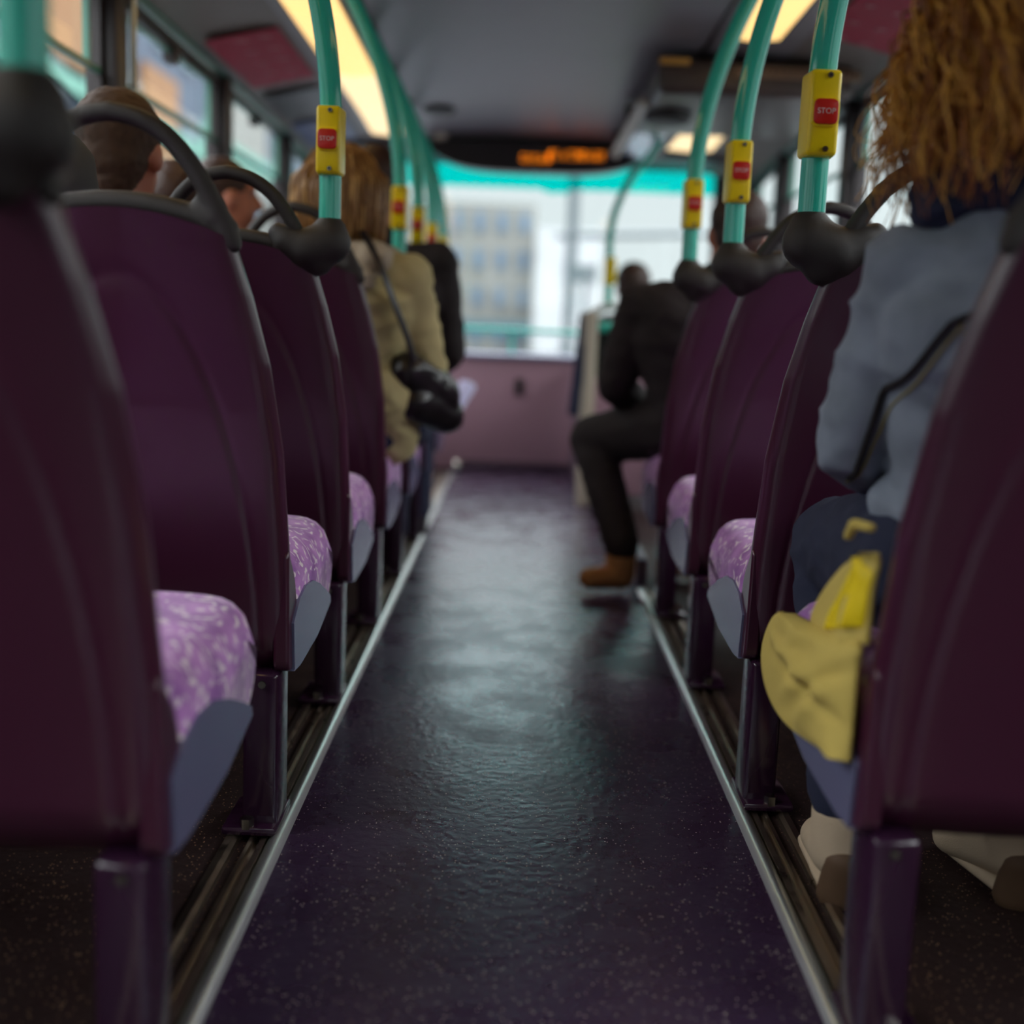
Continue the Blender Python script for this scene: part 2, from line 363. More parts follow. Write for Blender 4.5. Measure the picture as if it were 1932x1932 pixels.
# pillars and side windows
pill = [-1.55, -0.3, 0.97, 2.22, 3.47, 4.72, 5.95]
wn_ = 1
for s in (-1, 1):
    xw = CX + s * 1.22
    for y in pill:
        struct(box('pillar', (min(xw, xw - s * 0.05), y - 0.045, 0.84), (max(xw, xw - s * 0.05), y + 0.045, 1.70), M['dark'], bev=0.008))
        if s < 0: tag(tube('grab_rail', [(xw + 0.055, y + 0.075, 1.2), (xw + 0.055, y + 0.075, 1.69)], 0.011, M['alu'], n=10), 'slim bright metal upright on the left window pillar %s' % {3.47: 'beside the cropped-haired head', 4.72: 'halfway down the bus', 5.95: 'furthest forward', 2.22: 'behind the first seats'}.get(y, 'behind the camera side seats'), 'rail') if y in (3.47,) else None
    edges = [YB] + pill + [YF + 0.2]
    for a, b in zip(edges[:-1], edges[1:]):
        y0, y1 = a + 0.045, b - 0.045
        if y1 - y0 < 0.3: continue
        w = empty('window_%d' % wn_, (0, 0, 0)); wn_ += 1; struct(w)
        xi, xo = xw - s * 0.012, xw + s * 0.03
        X0, X1 = min(xi, xo), max(xi, xo)
        boxes('window_frame', [((X0, y0, 0.84), (X1, y1, 0.872)), ((X0, y0, 1.655), (X1, y1, 1.685)), ((X0, y0, 0.872), (X1, y0 + 0.022, 1.655)), ((X0, y1 - 0.022, 0.872), (X1, y1, 1.655))], M['dark'], w)
        xm = xw + s * 0.012
        box('pane', (min(xm, xm + 0.004), y0 + 0.02, 0.87), (max(xm, xm + 0.004), y1 - 0.02, 1.66), M['glass'], w)
        # opening hopper with its pale frame
        h0, h1 = y0 + 0.10, y1 - 0.10; xh = xw - s * 0.014
        A, B = min(xh, xh + s * 0.02), max(xh, xh + s * 0.02)
        boxes('hopper_frame', [((A, y0 + .02, 1.432), (B, y1 - .02, 1.450)), ((A, h0, 1.45), (B, h0 + 0.014, 1.64)), ((A, h1 - 0.014, 1.45), (B, h1, 1.64)), ((A, h0, 1.63), (B, h1, 1.64))], M['teal_trim'], w, bev=0.003)
        boxes('hopper_catch', [((A - 0.01, (y0 + y1) / 2 - 0.03, 1.60), (B + 0.01, (y0 + y1) / 2 + 0.03, 1.65))], M['dark'], w, bev=0.005)

# front end: bulkhead, ledge, windscreen, header
struct(box('wall_front', (XL, YF, 0), (XR, YF + 0.05, 0.625), M['wall'], bev=0.006))
struct(box('trim_7', (XL, YF - 0.03, 0.615), (XR, YF + 0.30, 0.64), mat('pale_blue_ledge', (150, 156, 186), 0.3), bev=0.01))
struct(box('trim_8', (-0.34, YF - 0.02, 0.004), (0.34, YF, 0.05), M['darkwall'], bev=0.004))
ws = empty('window_20'); struct(ws)
yw = YF + 0.22
boxes('window_frame', [((XL, yw - 0.03, 0.62), (CX - 1.10, yw + 0.03, 1.7)), ((CX + 1.0, yw - 0.03, 0.62), (XR, yw + 0.03, 1.7)), ((XL, yw - 0.03, 1.66), (XR, yw + 0.03, 1.9)), ((XL, yw - 0.03, 0.60), (XR, yw + 0.03, 0.645))], M['dark'], ws, bev=0.006)
box('pane', (XL, yw, 0.64), (XR, yw + 0.005, 1.67), M['glass'], ws)
# cyan sun band with a stepped dotted lower edge
V, Fc = [], []; n = 64
for i in range(n + 1):
    x = CX - 1.1 + 2.1 * i / n
    zb = 1.545 - 0.012 * (i % 2) - 0.02 * (1 if 0.55 < i / n < 0.62 else 0)
    V += [(x, yw - 0.006, zb), (x, yw - 0.006, 1.675), (x, yw - 0.002, 1.675), (x, yw - 0.002, zb)]
for i in range(n):
    for j in range(4): Fc.append((i * 4 + j, i * 4 + (j + 1) % 4, i * 4 + 4 + (j + 1) % 4, i * 4 + 4 + j))
Fc += [(0, 1, 2, 3), (n * 4, n * 4 + 1, n * 4 + 2, n * 4 + 3)]
mesh_obj('sun_band', V, Fc, M['tint'], ws, smooth=False)
struct(box('trim_9', (XL, YF - 0.28, 1.665), (XR, YF + 0.22, 1.72), M['dark'], bev=0.02, seg=3))
gr = tube('front_grab_rail', [(CX - 1.12, YF + 0.1, 0.765), (CX + 1.12, YF + 0.1, 0.765)], 0.014, M['teal'], n=12)
tag(gr, 'long teal rail running across the foot of the front windscreen', 'rail')
for x in (CX - 1.1, CX - 0.08, CX + 1.1): tube('bracket', [(x, YF + 0.1, 0.765), (x, YF + 0.1, 0.635)], 0.010, M['teal'], gr, n=8)
hd = tag(box('bulkhead_latch', (-0.022, YF - 0.018, 0.415), (0.022, YF, 0.51), M['hole'], bev=0.008), 'small dark upright latch on the mauve front bulkhead', 'latch')

# seat tracks and floor trims
mat_nose = mat('worn_aluminium_nosing', (225, 232, 230), 0.3, metal=0.9, bump=0.08, bscale=300)
def track(name, xs, y0, y1, m, parent):
    V, Fc = [], []
    for y in (y0, y1): V += [(x, y, z) for x, z in xs]
    k = len(xs)
    for j in range(k): Fc.append((j, (j + 1) % k, k + (j + 1) % k, k + j))
    Fc += [tuple(range(k)), tuple(range(k, 2 * k))]
    return mesh_obj(name, V, Fc, m, parent, auto=30)
for s, base, lab, ye in ((-1, -0.343, 'metal floor trim and seat track along the left side of the aisle', 6.3), (1, 0.402, 'metal floor trim and seat track along the right side of the aisle', 3.62)):
    t = empty('seat_track', (base, 0, 0)); tag(t, lab, 'floor trim')
    arc = [(s * -0.013, 0.0)] + [(s * (-0.014 + 0.028 * k / 8), 0.004 + 0.010 * math.sin(PI * k / 8)) for k in range(9)] + [(s * 0.013, 0.0)]
    track('nosing', arc, YB, ye, mat_nose, t)
    track('rail', [(s * 0.016, 0), (s * 0.016, 0.008), (s * 0.024, 0.009), (s * 0.026, 0.002), (s * 0.034, 0.002), (s * 0.035, 0.009), (s * 0.041, 0.009), (s * 0.041, 0)], YB, ye - .05, M['alu_dull'], t)
    track('rail', [(s * 0.058, 0), (s * 0.059, 0.008), (s * 0.066, 0.011), (s * 0.078, 0.008), (s * 0.080, 0)], YB, ye - .05, M['alu_dull'], t)

# ---------------------------------------------------------------- seats
def shell_mesh():
    zb = 0.252; rows = 110
    def ztop(u): return 0.898 + 0.036 * (1 - u * u)
    def W(z):
        t = (z - zb) / 0.66
        pts = [(0, 0.214), (0.08, 0.222), (0.3, 0.222), (0.55, 0.217), (0.75, 0.202), (0.9, 0.181), (1.0, 0.163), (1.1, 0.150)]
        for (a, wa), (b, wb_) in zip(pts[:-1], pts[1:]):
            if t <= b: return wa + (wb_ - wa) * max(0, (t - a)) / (b - a)
        return pts[-1][1]
    def yb(z): return -0.02 - 0.105 * max(0, (z - 0.3) / 0.62) ** 1.15 + (0.05 * max(0, (0.32 - z) / 0.07) ** 2)
    def D(z): return 0.062 - 0.022 * (z - 0.3) / 0.62 + (0.03 if z < 0.33 else 0)
    # ring in (u, v): u across (-1..1), v depth 0 = back, 1 = front
    V, Fc = [], []
    nb = 110
    for r in range(rows + 1):
        v = r / rows; v = v - 0.06 * math.sin(2 * PI * v) / (2 * PI)
        ring = []
        zm = zb + v * (ztop(0.5) - zb); w, d = W(zm), D(zm); rc = min(0.024, d * 0.45)
        for i in range(nb + 1): ring.append((-(w - rc) + 2 * (w - rc) * i / nb, 0.0))
        for k in range(1, 7): a = PI / 2 * k / 6; ring.append((w - rc + rc * math.sin(a), rc - rc * math.cos(a)))
        for k in range(1, 5): ring.append((w, rc + (d - 2 * rc) * k / 4))
        for k in range(1, 5): a = PI / 2 * k / 4; ring.append((w - rc + rc * math.cos(a), d - rc + rc * math.sin(a)))
        for k in range(1, 9): ring.append(((w - rc) * (1 - 2 * k / 8), d))
        for k in range(1, 5): a = PI / 2 * k / 4; ring.append((-(w - rc) - rc * math.sin(a), d - rc + rc * math.cos(a)))
        for k in range(1, 5): ring.append((-w, d - rc - (d - 2 * rc) * k / 4))
        for k in range(1, 6): a = PI / 2 * k / 6; ring.append((-w + rc - rc * math.cos(a), rc - rc * math.sin(a)))
        for x, y in ring:
            u = max(-1, min(1, x / w))
            z = zb + v * (ztop(u) - zb)
            yy = yb(z) + y - 0.014 * (1 - u * u) * (1 if y < 0.02 else 0)
            if y < 0.001:      # raised oval field on the back
                c = 0.165 ** 2; zz = (z - 0.30) / 0.545
                g = (x / 0.178) ** 2 + (max(0, zz)) ** 2.0
                e = (math.sqrt(g) - 1) * 0.3
                yy += 0.0012 * (1 / (1 + math.exp(-e / 0.0016)) if abs(e) < 0.05 else (1 if e > 0 else 0)) + 0.0022 * math.exp(-(e / 0.008) ** 2)
            V.append((x, yy, z))
        n = len(ring)
    for r in range(rows):
        for j in range(n): Fc.append((r * n + j, r * n + (j + 1) % n, (r + 1) * n + (j + 1) % n, (r + 1) * n + j))
    Fc.append(tuple(range(n))); Fc.append(tuple(rows * n + j for j in range(n)))
    return V, Fc

def cushion(w, prof, crown):
    V, Fc = [], []; nx = 28; k = len(prof)
    for i in range(nx + 1):
        u = -1 + 2 * i / nx; e = 1 - max(0, (abs(u) - 0.86) / 0.14) ** 3 * 0.10
        for (y, z) in prof:
            cy, cz = 0.20, 0.36
            V.append((w * math.copysign(abs(u) ** 0.9, u), cy + (y - cy) * e, cz + (z - cz) * e + (crown * (1 - u ** 4) - (0.034 * max(0, (abs(u) - 0.72) / 0.28) ** 2.6) if z > 0.37 else 0)))
    for i in range(nx):
        for j in range(k): Fc.append((i * k + j, i * k + (j + 1) % k, (i + 1) * k + (j + 1) % k, (i + 1) * k + j))
    Fc.append(tuple(range(k))); Fc.append(tuple(nx * k + j for j in range(k)))
    return V, Fc

def rounded(poly, r=0.03, n=5):
    out = []; k = len(poly)
    for i in range(k):
        a, b, c = Vector(poly[i - 1]), Vector(poly[i]), Vector(poly[(i + 1) % k])
        p = b + (a - b).normalized() * min(r, (a - b).length * .45); q = b + (c - b).normalized() * min(r, (c - b).length * .45)
        for t in range(n + 1):
            f = t / n; out.append(tuple((p * (1 - f) ** 2 + b * 2 * f * (1 - f) + q * f * f)))
    return out

SV, SF = shell_mesh()
shell_me = None
ztop = lambda u: 0.898 + 0.036 * (1 - u * u)
hy = -0.108
hp = []
arch = catmull([(0.158, hy, 0.893), (0.150, hy - 0.002, 0.915), (0.136, hy - 0.006, 0.942), (0.110, hy - 0.012, 0.987), (0.076, hy - 0.018, 1.028), (0.039, hy - 0.023, 1.050), (0.0, hy - 0.025, 1.058)], 4)
arch = [tuple(q) for q in arch] + [(-q[0], q[1], q[2]) for q in reversed(arch[:-1])]
for a, b in zip(arch[:-1], arch[1:]): hp.append(('c', a, 0.0135, b, 0.0135, (1, 1)))
bandp = [(x, hy + 0.002, ztop(x / 0.165) + 0.009) for x in [-0.15 + 0.3 * k / 14 for k in range(15)]]
for a, b in zip(bandp[:-1], bandp[1:]): hp.append(('c', a, 0.0165, b, 0.0165, (1, 1)))
for s in (-1, 1):
    hp.append(('c', (s * 0.148, hy, 0.912), 0.016, (s * 0.118, hy, 0.948), 0.013)); hp.append(('c', (s * 0.135, hy, 0.928), 0.018, (s * 0.112, hy, 0.935), 0.014))
    hp.append(('c', (s * 0.150, hy + 0.006, 0.900), 0.017, (s * 0.12, hy, 0.925), 0.016))
HANDLE = blob_mesh(hp, 0.0042, 5)
SHELL = mesh_obj('back_shell', SV, SF, M['purple'], None, auto=60)

def make_seat(s):
    root = empty('double_seat')
    def flip(o):   # mirror the mesh for the right-hand row
        return o
    for c in (0.186, 0.643):
        o = bpy.data.objects.new('back_shell', SHELL.data); COL.objects.link(o); o.parent = root; o.location = (s * c, 0, 0)
        h = link('grab_handle', HANDLE.copy(), M['rubber'], root, True, 180); h.location = (s * c, 0, 0)
        V, Fc = cushion(0.19, rounded([(0.035, 0.45), (-0.04, 0.86), (-0.085, 0.86), (-0.015, 0.40)], 0.02), 0.0)
        V = [(x * (1 - 0.28 * max(0, (z - 0.45) / 0.4)), y, z) for x, y, z in V]
        p = mesh_obj('back_pad', V, Fc, M['moquette'], root, auto=60); p.location = (s * c, 0, 0)
        V, Fc = cushion(0.224, rounded([(0.03, 0.43), (0.40, 0.432), (0.425, 0.36), (0.385, 0.288), (0.03, 0.30)], 0.045), 0.012)
        q = mesh_obj('cushion', V, Fc, M['moquette'], root, auto=60); q.location = (s * c, 0, 0)
    # grey side cover on the aisle side
    x0 = s * (0.186 - 0.228); top = [(0.0, 0.335), (0.045, 0.362), (0.10, 0.372), (0.17, 0.366), (0.24, 0.345), (0.31, 0.318), (0.355, 0.298)]
    pr = rounded([(0.0, 0.258), (0.06, 0.252), (0.22, 0.258), (0.368, 0.286)], 0.01, 2) + list(reversed(top))
    V = [(x0, y, z) for y, z in pr] + [(x0 + s * 0.016, y, z) for y, z in pr]; k = len(pr)
    Fc = [tuple(range(k)), tuple(range(k, 2 * k))] + [(j, (j + 1) % k, k + (j + 1) % k, k + j) for j in range(k)]
    cv = mesh_obj('side_cover', V, Fc, M['grey_plastic'], root, auto=30)
    md = cv.modifiers.new('b', 'BEVEL'); md.width = 0.005; md.segments = 3; md.limit_method = 'ANGLE'
    # shell flange that wraps the cushion end
    fl = rounded([(-0.02, 0.262), (0.045, 0.255), (0.062, 0.30), (0.03, 0.40), (-0.03, 0.46)], 0.02, 4)
    V = [(s * (0.186 - 0.224), y, z) for y, z in fl] + [(s * (0.186 - 0.200), y, z) for y, z in fl]; k = len(fl)
    Fc = [tuple(range(k)), tuple(range(k, 2 * k))] + [(j, (j + 1) % k, k + (j + 1) % k, k + j) for j in range(k)]
    fo = mesh_obj('shell_flange', V, Fc, M['purple'], root, auto=40)
    md = fo.modifiers.new('b', 'BEVEL'); md.width = 0.006; md.segments = 3; md.limit_method = 'ANGLE'
    boxes('seat_frame', [((min(0, s * 0.80), 0.06, 0.245), (max(0, s * 0.80), 0.10, 0.285)), ((min(0, s * 0.80), 0.27, 0.245), (max(0, s * 0.80), 0.31, 0.285)), ((min(s * .76, s * 0.80), 0.0, 0.245), (max(s * .76, s * 0.80), 0.34, 0.35))], M['dark'], root, bev=0.004)
    lg = box('leg', (s * 0.003 - 0.027, -0.03, 0.012), (s * 0.003 + 0.027, 0.055, 0.262), M['purple_dark'], root, bev=0.007, seg=3)
    fp = box('foot_plate', (min(s * -0.026, s * 0.058), -0.05, 0.010), (max(s * -0.026, s * 0.058), 0.075, 0.024), M['purple_dark'], root, bev=0.005)
    for yy in (-0.040, 0.065):
        V, Fc = tube_data([(s * 0.02, yy, 0.020), (s * 0.02, yy, 0.036)], 0.011, 6); b = mesh_obj('bolt', V, Fc, M['screw'], fp, auto=30)
    V, Fc = tube_data([(0, -0.034, 0.246), (0, -0.027, 0.246)], 0.006, 8); mesh_obj('bolt', V, Fc, M['screw'], lg, auto=30)
    return root

YL = [1.13, 1.772, 2.411, 3.07, 3.70, 4.33, 4.98]
YR = [1.26, 1.947, 2.622, 3.276]
labL = ['purple double seat at the left edge, nearest, its lilac cushion corner in full view',
        'purple double seat with bare black loop handle, directly in front of the nearest left seat',
        'purple double seat on the left carrying the first sharp teal pole and stop button',
        'purple double seat on the left directly behind the khaki-jacketed passenger',
        'purple double seat on the left between the khaki-jacketed and black-jacketed passengers',
        'purple double seat on the left just in front of the black-jacketed passenger',
        'purple double seat on the left furthest forward, near the front bulkhead']
labR = ['purple double seat at the right edge, behind the passenger in the denim jacket',
        'purple double seat on the right under the sharpest teal pole',
        'purple double seat on the right in front of the seat with the sharp pole',
        'purple double seat on the right, last before the dark-clothed man with legs in the aisle']
for s, Ys, labs, X in ((-1, YL, labL, -0.371), (1, YR, labR, 0.430)):
    proto = make_seat(s)
    for i, y in enumerate(Ys):
        o = proto if i == 0 else copy_tree(proto)
        o.location = (X, y, 0); tag(o, labs[i], 'bus seat', 'double seats on the %s of the aisle' % ('left' if s < 0 else 'right'))

bpy.data.objects.remove(SHELL)
# ---------------------------------------------------------------- grab poles with stop buttons
def make_pole(s):
    root = empty('grab_pole')
    pts = [(0, 0, 0.965 + 0.02 * k) for k in range(10)]
    z = 1.16
    while z < 1.795:
        pts.append((s * 0.48 * (z - 1.15) ** 2.0, 0, z)); z += 0.03
    pts.append((s * 0.48 * (1.785 - 1.15) ** 2, 0, 1.785))
    tube('pole', pts, 0.0205, M['teal'], root, n=24)
    so = blob('pole_socket', [('c', (0, 0.0, 0.965), 0.033, (0, -0.002, 0.945), 0.041), ('c', (0, -0.002, 0.945), 0.042, (s * 0.04, -0.012, 0.930), 0.040),
                         ('c', (s * 0.04, -0.012, 0.930), 0.039, (s * 0.078, -0.016, 0.944), 0.030), ('c', (s * 0.078, -0.016, 0.944), 0.029, (s * 0.094, -0.018, 0.958), 0.020), ('c', (s * 0.01, -0.006, 0.93), 0.034, (s * 0.02, -0.008, 0.908), 0.028),
                         ('c', (s * 0.02, -0.004, 0.93), 0.03, (s * 0.03, -0.006, 0.905), 0.026)], 0.0045, M['rubber'], root, smooth=14)
    h = box('button_housing', (-0.0262, -0.034, -0.0615), (0.0262, 0.018, 0.0615), M['yellow'], root, bev=0.0075, seg=4)
    me = h.data
    for v in me.vertices:
        if v.co.y < 0: v.co.y -= 0.006 * (1 - (v.co.z / 0.0655) ** 2)
        if v.co.y < -0.02: v.co.x *= 0.86
    h.location = (0, -0.002, 1.129)
    rr_ = rounded([(-0.0175, -0.018), (0.0175, -0.018), (0.0175, 0.018), (-0.0175, 0.018)], 0.009, 6); V = []; kk = len(rr_)
    for yy, f_ in ((-0.030, 1), (-0.0435, 1), (-0.0450, 0.96), (-0.0456, 0.88)): V += [(x * f_, yy, z * f_) for x, z in rr_]
    bt = mesh_obj('stop_button', V, [tuple(range(kk)), tuple(range(3 * kk, 4 * kk))] + [(r * kk + j, r * kk + (j + 1) % kk, (r + 1) * kk + (j + 1) % kk, (r + 1) * kk + j) for r in range(3) for j in range(kk)], M['red'], h, auto=40)
    V = []
    for yy, f_ in ((-0.030, 1.14), (-0.0408, 1.14), (-0.0414, 1.10)): V += [(x * f_, yy, z * f_) for x, z in rr_]
    mesh_obj('button_surround', V, [tuple(range(kk)), tuple(range(2 * kk, 3 * kk))] + [(r * kk + j, r * kk + (j + 1) % kk, (r + 1) * kk + (j + 1) % kk, (r + 1) * kk + j) for r in range(2) for j in range(kk)], M['yellow'], h, auto=40)
    cu = bpy.data.curves.new('stop_lettering', 'FONT'); cu.body = 'STOP'; cu.size = 0.0112; cu.extrude = 0.0004; cu.align_x = 'CENTER'; cu.align_y = 'CENTER'
    cu.materials.append(M['white'])
    tmpo = bpy.data.objects.new('t', cu); TMP.collection.objects.link(tmpo); TMP.view_layers[0].update()
    tme = bpy.data.meshes.new_from_object(tmpo.evaluated_get(TMP.view_layers[0].depsgraph)); bpy.data.objects.remove(tmpo)
    tx = link('stop_lettering', tme, M['white'], None, False); tx.parent = h; tx.location = (0, -0.0459, 0); tx.rotation_euler = (PI / 2, 0, 0)
    for zz in (0.052, -0.052):
        V, Fc = tube_data([(0.004, -0.0395, zz), (0.004, -0.033, zz)], 0.0042, 12); mesh_obj('screw', V, Fc, M['screw'], h)
        V, Fc = tube_data([(0.004, -0.0402, zz), (0.004, -0.039, zz)], 0.0018, 6); mesh_obj('screw', V, Fc, M['hole'], h)
    V, Fc = tube_data([(s * 0.48 * (1.775 - 1.15) ** 2 - 0.0, 0, 1.760), (s * 0.48 * (1.785 - 1.15) ** 2, 0, 1.79)], [0.034, 0.038], 20); mesh_obj('ceiling_flange', V, Fc, M['rubber'], root)
    return root
polL = [(0, 'teal pole rising from a big dark socket at the left edge, nearest'), (2, 'teal pole with the sharp stop button beside the bob-haired head'),
        (4, 'teal pole with stop button standing in front of the khaki shoulder'), (5, 'second teal pole forward of the khaki shoulder'),
        (6, 'third teal pole forward of the khaki shoulder, against the windscreen')]
polR = [(1, 'teal pole with the largest, sharpest stop button, left of the curly hair'), (2, 'middle teal pole on the right, its button above a dark socket'),
        (3, 'teal pole on the right above the dark-clothed man shoulder, blurred')]
for s, Ys, pl, X in ((-1, YL, polL, -0.371), (1, YR, polR, 0.430)):
    proto = make_pole(s)
    for k, (i, lab) in enumerate(pl):
        o = proto if k == 0 else copy_tree(proto)
        o.location = (X, Ys[i] - 0.096, -0.006) if i else (-0.402, 0.985, -0.006); tag(o, lab, 'grab pole', 'teal grab poles')
# one more on the front left and the stair pole on the right
o = copy_tree(bpy.data.objects['grab_pole']); o.location = (-0.375, 5.62, -0.006); tag(o, 'faint teal pole closest to the front bulkhead on the left', 'grab pole', 'teal grab poles')

# ---------------------------------------------------------------- ceiling fittings
def strip(s, y0, y1, xi, xo, m, label, dz=-0.024):
    t = empty('ceiling_light', (0, 0, 0))
    def q(d):
        return lambda y: sorted([(CX + s * (xi(y) - d), zc(y) + dz), (CX + s * ((xi(y) + xo(y)) / 2), zc(y) + dz - 0.008), (CX + s * (xo(y) + d), zc(y) + dz)])
    ribbon('diffuser', q(0), m, 0.006, y0 + 0.006, y1 - 0.006, 6, t)
    ribbon('light_frame', lambda y: sorted([(CX + s * (xi(y) - 0.014), zc(y) + dz + .004), (CX + s * (xo(y) + 0.014), zc(y) + dz + .004)]), M['dark'], 0.012, y0, y1, 6, t)
    tag(t, label, 'ceiling light', 'lit ceiling panels')
fi = lambda y: 0.635 + 0.02 * (y - 3.8) / 2.6
fo = lambda y: 0.815 - 0.005 * (y - 3.8) / 2.6
for k, (a, b, lb) in enumerate([(0.6, 1.9, 'behind the frame top'), (1.9, 3.1, 'overhead before the picture top'), (3.1, 3.98, 'at the top edge of the view'), (3.98, 4.9, 'second from the top edge'), (4.9, 6.15, 'furthest forward, above the bob hair')]):
    if k >= 2: strip(-1, a, b, fi, fo, M['light'] if k < 4 else M['light_far'], 'long warm lit ceiling panel on the left, ' + lb)
    else: strip(-1, a, b, fi, fo, M['light'], 'long warm lit ceiling panel on the left, ' + lb)
strip(1, 1.6, 2.8, lambda y: 0.62, lambda y: 0.78, M['light'], 'warm lit ceiling panel on the right, overhead before the picture top')
strip(1, 2.85, 4.13, lambda y: 0.62, lambda y: 0.78, M['light'], 'warm lit ceiling panel on the right, ending between the teal poles')
strip(1, 5.5, 6.0, lambda y: 0.62, lambda y: 0.86, M['light_far'], 'small warm lit ceiling panel at the front right, above the cyan band', -0.075)

def ellipse_disc(name, c, rx, ry, h, m, parent=None):
    n = 32; V = []
    for z, k in ((0, 1), (-h * .7, 0.97), (-h, 0.86)):
        V += [(c[0] + rx * k * math.cos(2 * PI * j / n), c[1] + ry * k * math.sin(2 * PI * j / n), c[2] + z) for j in range(n)]
    Fc = [tuple(range(n)), tuple(range(2 * n, 3 * n))] + [(r * n + j, r * n + (j + 1) % n, (r + 1) * n + (j + 1) % n, (r + 1) * n + j) for r in range(2) for j in range(n)]
    return mesh_obj(name, V, Fc, m, parent)
tag(ellipse_disc('ceiling_vent', (-0.41, 5.62, zc(5.62) - 0.004), 0.075, 0.10, 0.02, M['hole']), 'round dark vent in the grey ceiling left of centre', 'vent')
tag(ellipse_disc('ceiling_sensor', (-0.44, 6.18, zc(6.18) - 0.004), 0.035, 0.03, 0.03, M['cream']), 'tiny cream dome on the ceiling edge above the sign', 'sensor')

# posters on the coves
def poster(s, y0, y1, m, label, ink=0):
    z = lambda x, y: zc(y) - 0.022 - (x - 0.86) * 0.222
    t = empty('poster'); n = 4; V = []
    x0, x1 = 0.885, 1.13
    for y in (y0, y1):
        V += [(CX + s * x0, y, z(x0, y) - 0.006), (CX + s * x1, y, z(x1, y) - 0.006), (CX + s * x1, y, z(x1, y) - 0.002), (CX + s * x0, y, z(x0, y) - 0.002)]
    mesh_obj('poster_sheet', V, [(0, 1, 2, 3), (4, 5, 6, 7), (0, 1, 5, 4), (1, 2, 6, 5), (2, 3, 7, 6), (3, 0, 4, 7)], m, t, False)
    L = []
    for k in range(ink):
        y = y0 + 0.05 + (y1 - y0 - 0.1) * k / max(1, ink - 1)
        for xx in (0.92, 1.0):
            a, b = xx, xx + 0.05; zz = z((a + b) / 2, y) - 0.0085
            L.append(((min(CX + s * a, CX + s * b), y, zz - 0.001), (max(CX + s * a, CX + s * b), y + 0.012, zz + 0.004)))
    if L: boxes('print', L, M['poster_ink'], t)
    tag(t, label, 'poster')
poster(-1, 4.18, 4.92, M['poster_red'], 'crimson poster on the left ceiling cove', 5)
poster(-1, 5.10, 5.62, M['poster_dark'], 'dark poster on the left ceiling cove, in front of the crimson one')
poster(-1, 5.72, 6.2, M['poster_blue'], 'blurred blue poster on the left ceiling cove, furthest forward', 3)
poster(1, 2.5, 4.0, M['poster_red'], 'large crimson poster on the right ceiling cove above the curly hair', 9)

# hanging housing over the stairs with its printed strip
hz = empty('overhead_housing'); tag(hz, 'dark brown housing under the right ceiling with a pale lettered strip', 'housing')
hb = box('housing_body', (0.44, 4.32, 1.615), (1.12, 5.25, 1.735), mat('brown_plastic', (74, 62, 56), 0.4, var=0.1), hz, bev=0.03, seg=4)
box('label_strip', (0.70, 4.312, 1.675), (1.14, 4.322, 1.712), mat('tan_label', (150, 122, 96), 0.6), hz, bev=0.002)
L = []; x = 0.715
while x < 1.12:
    w_ = random.choice([0.012, 0.016, 0.02]); L.append(((x, 4.309, 1.683), (x + 0.004, 4.313, 1.704))); L.append(((x, 4.309, 1.7), (x + w_, 4.313, 1.704)))
    if random.random() < .6: L.append(((x + w_ - .004, 4.309, 1.683), (x + w_, 4.313, 1.704)))
    x += w_ + 0.009
boxes('label_marks', L, mat('dark_print', (70, 52, 44), 0.6), hz)
box('amber_reflection_strip', (0.44, 4.30, 1.708), (0.545, 4.325, 1.728), mat('amber_reflection_paint', (216, 160, 70), 0.4), hz, bev=0.004)  # yellow reflection on the housing, modelled as an amber-coloured strip
tag(ellipse_disc('round_speaker', (0.53, 4.75, 1.615), 0.09, 0.14, 0.03, M['hole']), 'round dark speaker under the brown overhead housing', 'speaker')
pr = empty('periscope_mirror'); tag(pr, 'long slanted mirror panel with bright edge on the ceiling over the stairs', 'mirror')
for nm, x0, m in (('bright_edge', 0.405, M['cream']), ('mirror_panel', 0.455, mat('mirror_blue', (110, 124, 150), 0.2, metal=0.8)), ('lower_edge', 0.60, M['dark'])):
    w_ = 0.035 if 'edge' in nm else 0.13
    V = [(x0, 4.62, 1.63), (x0 + w_, 4.62, 1.615), (x0 + w_, 6.1, 1.625), (x0, 6.1, 1.64)]
    V += [(a, b, c + 0.02) for a, b, c in V]
    mesh_obj(nm, V, [(0, 1, 2, 3), (4, 5, 6, 7), (0, 1, 5, 4), (1, 2, 6, 5), (2, 3, 7, 6), (3, 0, 4, 7)], m, pr, False)
for y_ in (5.3, 5.9): boxes('support', [((0.41, y_, 1.63), (0.47, y_ + 0.03, zc(y_) - 0.02))], M['dark'], pr)

# LED sign over the windscreen
sg = empty('destination_sign'); tag(sg, 'wide black sign with amber lit dots above the windscreen', 'sign')
pts = []
n = 40
V, Fc = [], []
for i in range(n + 1):
    u = -1 + 2 * i / n; x = 0.045 + 0.545 * u; zb = 1.555 + 0.085 * abs(u) ** 4.5 + 0.008 * u * u; zt = 1.70 - 0.02 * abs(u) ** 6
    for y in (6.16, 6.30): V += [(x, y, zb), (x, y, max(zt, zb + .004))]
for i in range(n):
    b = i * 4; c = b + 4
    Fc += [(b, b + 1, c + 1, c), (b + 2, b + 3, c + 3, c + 2), (b, b + 2, c + 2, c), (b + 1, b + 3, c + 3, c + 1)]
Fc += [(0, 1, 3, 2), (n * 4, n * 4 + 1, n * 4 + 3, n * 4 + 2)]
mesh_obj('sign_body', V, Fc, mat('black_gloss', (30, 20, 24), 0.3), sg, auto=40)
L = []
